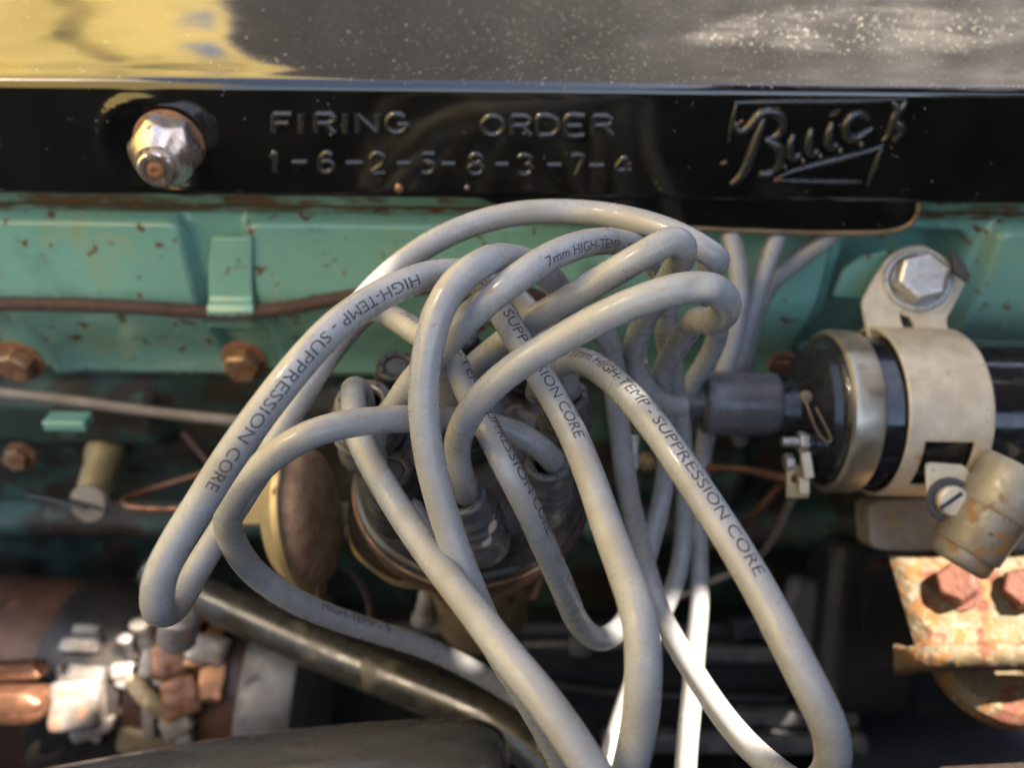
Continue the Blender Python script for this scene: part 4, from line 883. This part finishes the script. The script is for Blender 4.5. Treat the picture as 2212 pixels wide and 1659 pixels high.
tag(Lathe('white_cap_terminal', [(0.01, 10), (5.5, 9.5), (8, 7), (8.6, 2), (8.4, -6), (6, -9), (.01, -9)], P(385, 1362, 352), (RGT * .25 + UPV * .9 - FWD * .35).normalized(), M['whitemetal'], seg=32), 'white cap just under the bend of the lettered lead', 'cap')
lb = thing('lower_left_bar', P(30, 1530, 360), 'rounded rusty pink metal bar lit by the sun at the left edge', 'bar')
Chunk('bar', P(-140, 1522, 358), (100, 15, 14), M['copper'], lb, X=RGT, Z=-FWD, amp=.06, e=.4, seed=2)
Chunk('bar_top', P(-130, 1456, 366), (98, 7, 10), M['copper'], lb, X=RGT + UPV * .05, Z=-FWD, amp=.1, seed=3)
tag(Box('generator_bracket', P(80, 1640, 420), (150, 40, 30), M['gen'], X=RGT + UPV * .05, Z=-FWD, b=8, seg=4), 'dark brown bracket arm below the generator at lower left', 'bracket')
tag(Box('lower_link', P(330, 1600, 385), (34, 16, 14), M['dist'], X=RGT + UPV * -.2, Z=-FWD, b=5, seg=4), 'tan stained link piece below the generator terminals', 'bracket')
# ------------------------------------------------------------------ engine mount, right
mt_ = thing('engine_mount', P(2080, 1300, 350), 'flaking yellowed and rusty cast bracket with hex bolts at the lower right', 'engine mount')
Plate('upper_face', rounded([P(1868, 1088, 316), P(1900, 1076, 316), P(2320, 1060, 316), P(2320, 1200, 309), P(1934, 1198, 309), P(1888, 1188, 310)], 4), 14, M['mountface'], mt_, n=FWD, b=1.5)
# sunlit face as a lumpy sheet with a turned edge
vs, fs = [], []
def q4(a, b):
    tl, tr, bl, br = P(1926, 1194, 305), P(2340, 1188, 303), P(1988, 1394, 290), P(2340, 1398, 290)
    return tl.lerp(tr, a).lerp(bl.lerp(br, a), b)
nf_ = (q4(1, 0) - q4(0, 0)).cross(q4(0, 1) - q4(0, 0)).normalized()
if nf_.dot(FWD) > 0: nf_ = -nf_
for i in range(71):
    for j in range(41):
        a, b_ = i / 70, j / 40; p = q4(a, b_)
        hh_ = .9 * mnoise.noise(p * .07) + .5 * mnoise.noise(p * .25) + .35 * mnoise.noise(p * .6)
        ed = min(a * 9, b_ * 5, 1); hh_ -= 3.5 * (1 - ed) ** 2
        vs.append(p + nf_ * hh_)
for i in range(70):
    for j in range(40):
        k = i * 41 + j; fs.append((k, k + 1, k + 42, k + 41))
nb0 = len(vs)
for i in range(71): vs.append(q4(i / 70, 0) - nf_ * 30)
for j in range(41): vs.append(q4(0, j / 40) - nf_ * 30 + RGT * 12)
for i in range(70): fs.append((i * 41, (i + 1) * 41, nb0 + i + 1, nb0 + i))
for j in range(40): fs.append((j, j + 1, nb0 + 71 + j + 1, nb0 + 71 + j))
auto(mkobj('sunlit_face', vs, fs, M['mount'], mt_), 60)
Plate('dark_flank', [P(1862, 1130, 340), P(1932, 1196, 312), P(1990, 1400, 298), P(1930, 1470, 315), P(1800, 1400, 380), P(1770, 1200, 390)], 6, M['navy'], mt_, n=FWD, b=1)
vs, fs = [], []
for i in range(61):
    for j in range(9):
        u = 1930 + i * 7; wv = 9 * mnoise.noise(V(i * .23, j * .3, 2)) * (1 if j < 2 else .4)
        vv_ = [1392, 1388, 1394, 1404, 1416, 1428, 1440, 1448, 1452][j] + wv; dd_ = [292, 287, 284.5, 283.5, 283, 283.5, 285, 290, 312][j] + .8 * mnoise.noise(V(i * .5, j * .7, 4))
        if i < 14: vv_ += (14 - i) * .6
        vs.append(P(u, vv_, dd_ + (14 - i) * (14 - i) * .06 if i < 14 else dd_))
for i in range(60):
    for j in range(8):
        k = i * 9 + j; fs.append((k, k + 1, k + 10, k + 9))
auto(mkobj('rusty_ledge', vs, fs, M['mount'], mt_), 50)
Lathe('lower_boss', [(0, 0), (22, 0), (25, -3), (25, -8), (20, -14), (0, -16)], P(2160, 1430, 318), (UPV * .75 - FWD * .6).normalized(), M['mount'], mt_, 48, wob=.03)
for (u, v, l, rt) in ((2062, 1272, 'red rusted hex bolt on the sunlit face of the engine mount', .5), (2205, 1282, 'red rusted hex bolt cut by the right picture edge on the engine mount', .1)):
    t = thing('mount_bolt', P(u, v, 296), l, 'bolt', 'bolts of the engine mount'); ax_ = (-FWD * .72 + UPV * .45 - RGT * .35).normalized()
    Lathe('washer', [(0, 0), (8.6, 0), (9, .6), (8.6, 1.4), (0, 1.5)], P(u, v, 300), ax_, M['redbolt'], t, 32, wob=.03)
    Hex('bolt_head', P(u, v, 299) + ax_ * 1.2, ax_, 7.7, 8.5, M['redbolt'], t, rot=rt, b=.6)
# ------------------------------------------------------------------ chassis in the depth
lk = thing('linkage_rod', P(1300, 1480, 420), 'dark oily linkage rods and clevis in the depth below the distributor', 'linkage')
Tube('rod', [P(1130, 1395, 425), P(1250, 1392, 420), P(1380, 1396, 418), P(1490, 1400, 420)], 2.2, M['rib'], lk, seg=12)
Chunk('clevis', P(1255, 1394, 418), (12, 9, 9), M['rib'], lk, X=RGT, Z=-FWD, seed=5)
Tube('rod', [P(1180, 1480, 440), P(1330, 1500, 436), P(1480, 1506, 432), P(1700, 1512, 430)], 2.8, M['navy'], lk, seg=12)
Chunk('bell_crank', P(1640, 1350, 430), (30, 12, 8), M['navy'], lk, X=RGT + UPV * .2, Z=-FWD, seed=6)
Chunk('dusty_boss', P(1680, 1360, 420), (16, 11, 8), M['rib'], lk, X=RGT, Z=-FWD, seed=7)
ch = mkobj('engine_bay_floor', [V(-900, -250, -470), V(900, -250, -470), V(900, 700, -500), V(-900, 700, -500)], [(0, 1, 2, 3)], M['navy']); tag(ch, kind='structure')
fr = thing('frame_rail', P(1400, 1500, 480), 'dark dusty ribbed frame rail crossing behind the hanging leads', 'frame')
Box('rail_web', P(1350, 1450, 470), (420, 70, 40), M['navy'], fr, X=RGT, Z=-FWD, b=6)
for (u0, u1, v, d, h) in ((1240, 1500, 1392, 440, 4), (1495, 1820, 1408, 436, 9), (1560, 1850, 1545, 420, 8), (1300, 1870, 1600, 415, 10)):
    a, b_ = P(u0, v, d), P(u1, v + 4, d); Box('rib', (a + b_) / 2, ((b_ - a).length, h, 12), M['rib'], fr, X=b_ - a, Z=-FWD, b=2.5, seg=3)
tag(Box('chassis_bracket', P(1740, 1330, 425), (26, 40, 14), M['rib'], X=RGT + UPV * -.25, Z=-FWD, b=5, seg=4), 'grey rounded bracket in the dark behind the right lettered lead', 'bracket')
tag(Box('steering_box', P(1860, 1340, 420), (52, 90, 40), M['navy'], X=RGT + UPV * -.1, Z=-FWD, b=9, seg=4), 'black oily housing beside the flank of the engine mount', 'housing')
vs, fs = [], []
for i in range(31):
    for j in range(21):
        a, b_ = i / 30, j / 20
        vs.append(P(1780 + a * 600, 1425 + b_ * 360, 452 - 70 * b_ + 30 * math.sin(a * 2.2) + 12 * math.cos(b_ * 5)))
for i in range(30):
    for j in range(20):
        k = i * 21 + j; fs.append((k, k + 1, k + 22, k + 21))
ap = mkobj('fender_apron', vs, fs, M['apron']); tag(ap, 'smooth blue-grey fender apron in the bottom right corner', 'apron')
ap.modifiers.new('s', 'SOLIDIFY').thickness = .002
tag(Box('panel_lip', P(2160, 1672, 236), (34, 3.6, 6), M['zincbright'], X=RGT + UPV * .05, Z=-FWD, b=.8), 'bright speckled metal lip in the extreme bottom right corner', 'metal edge')
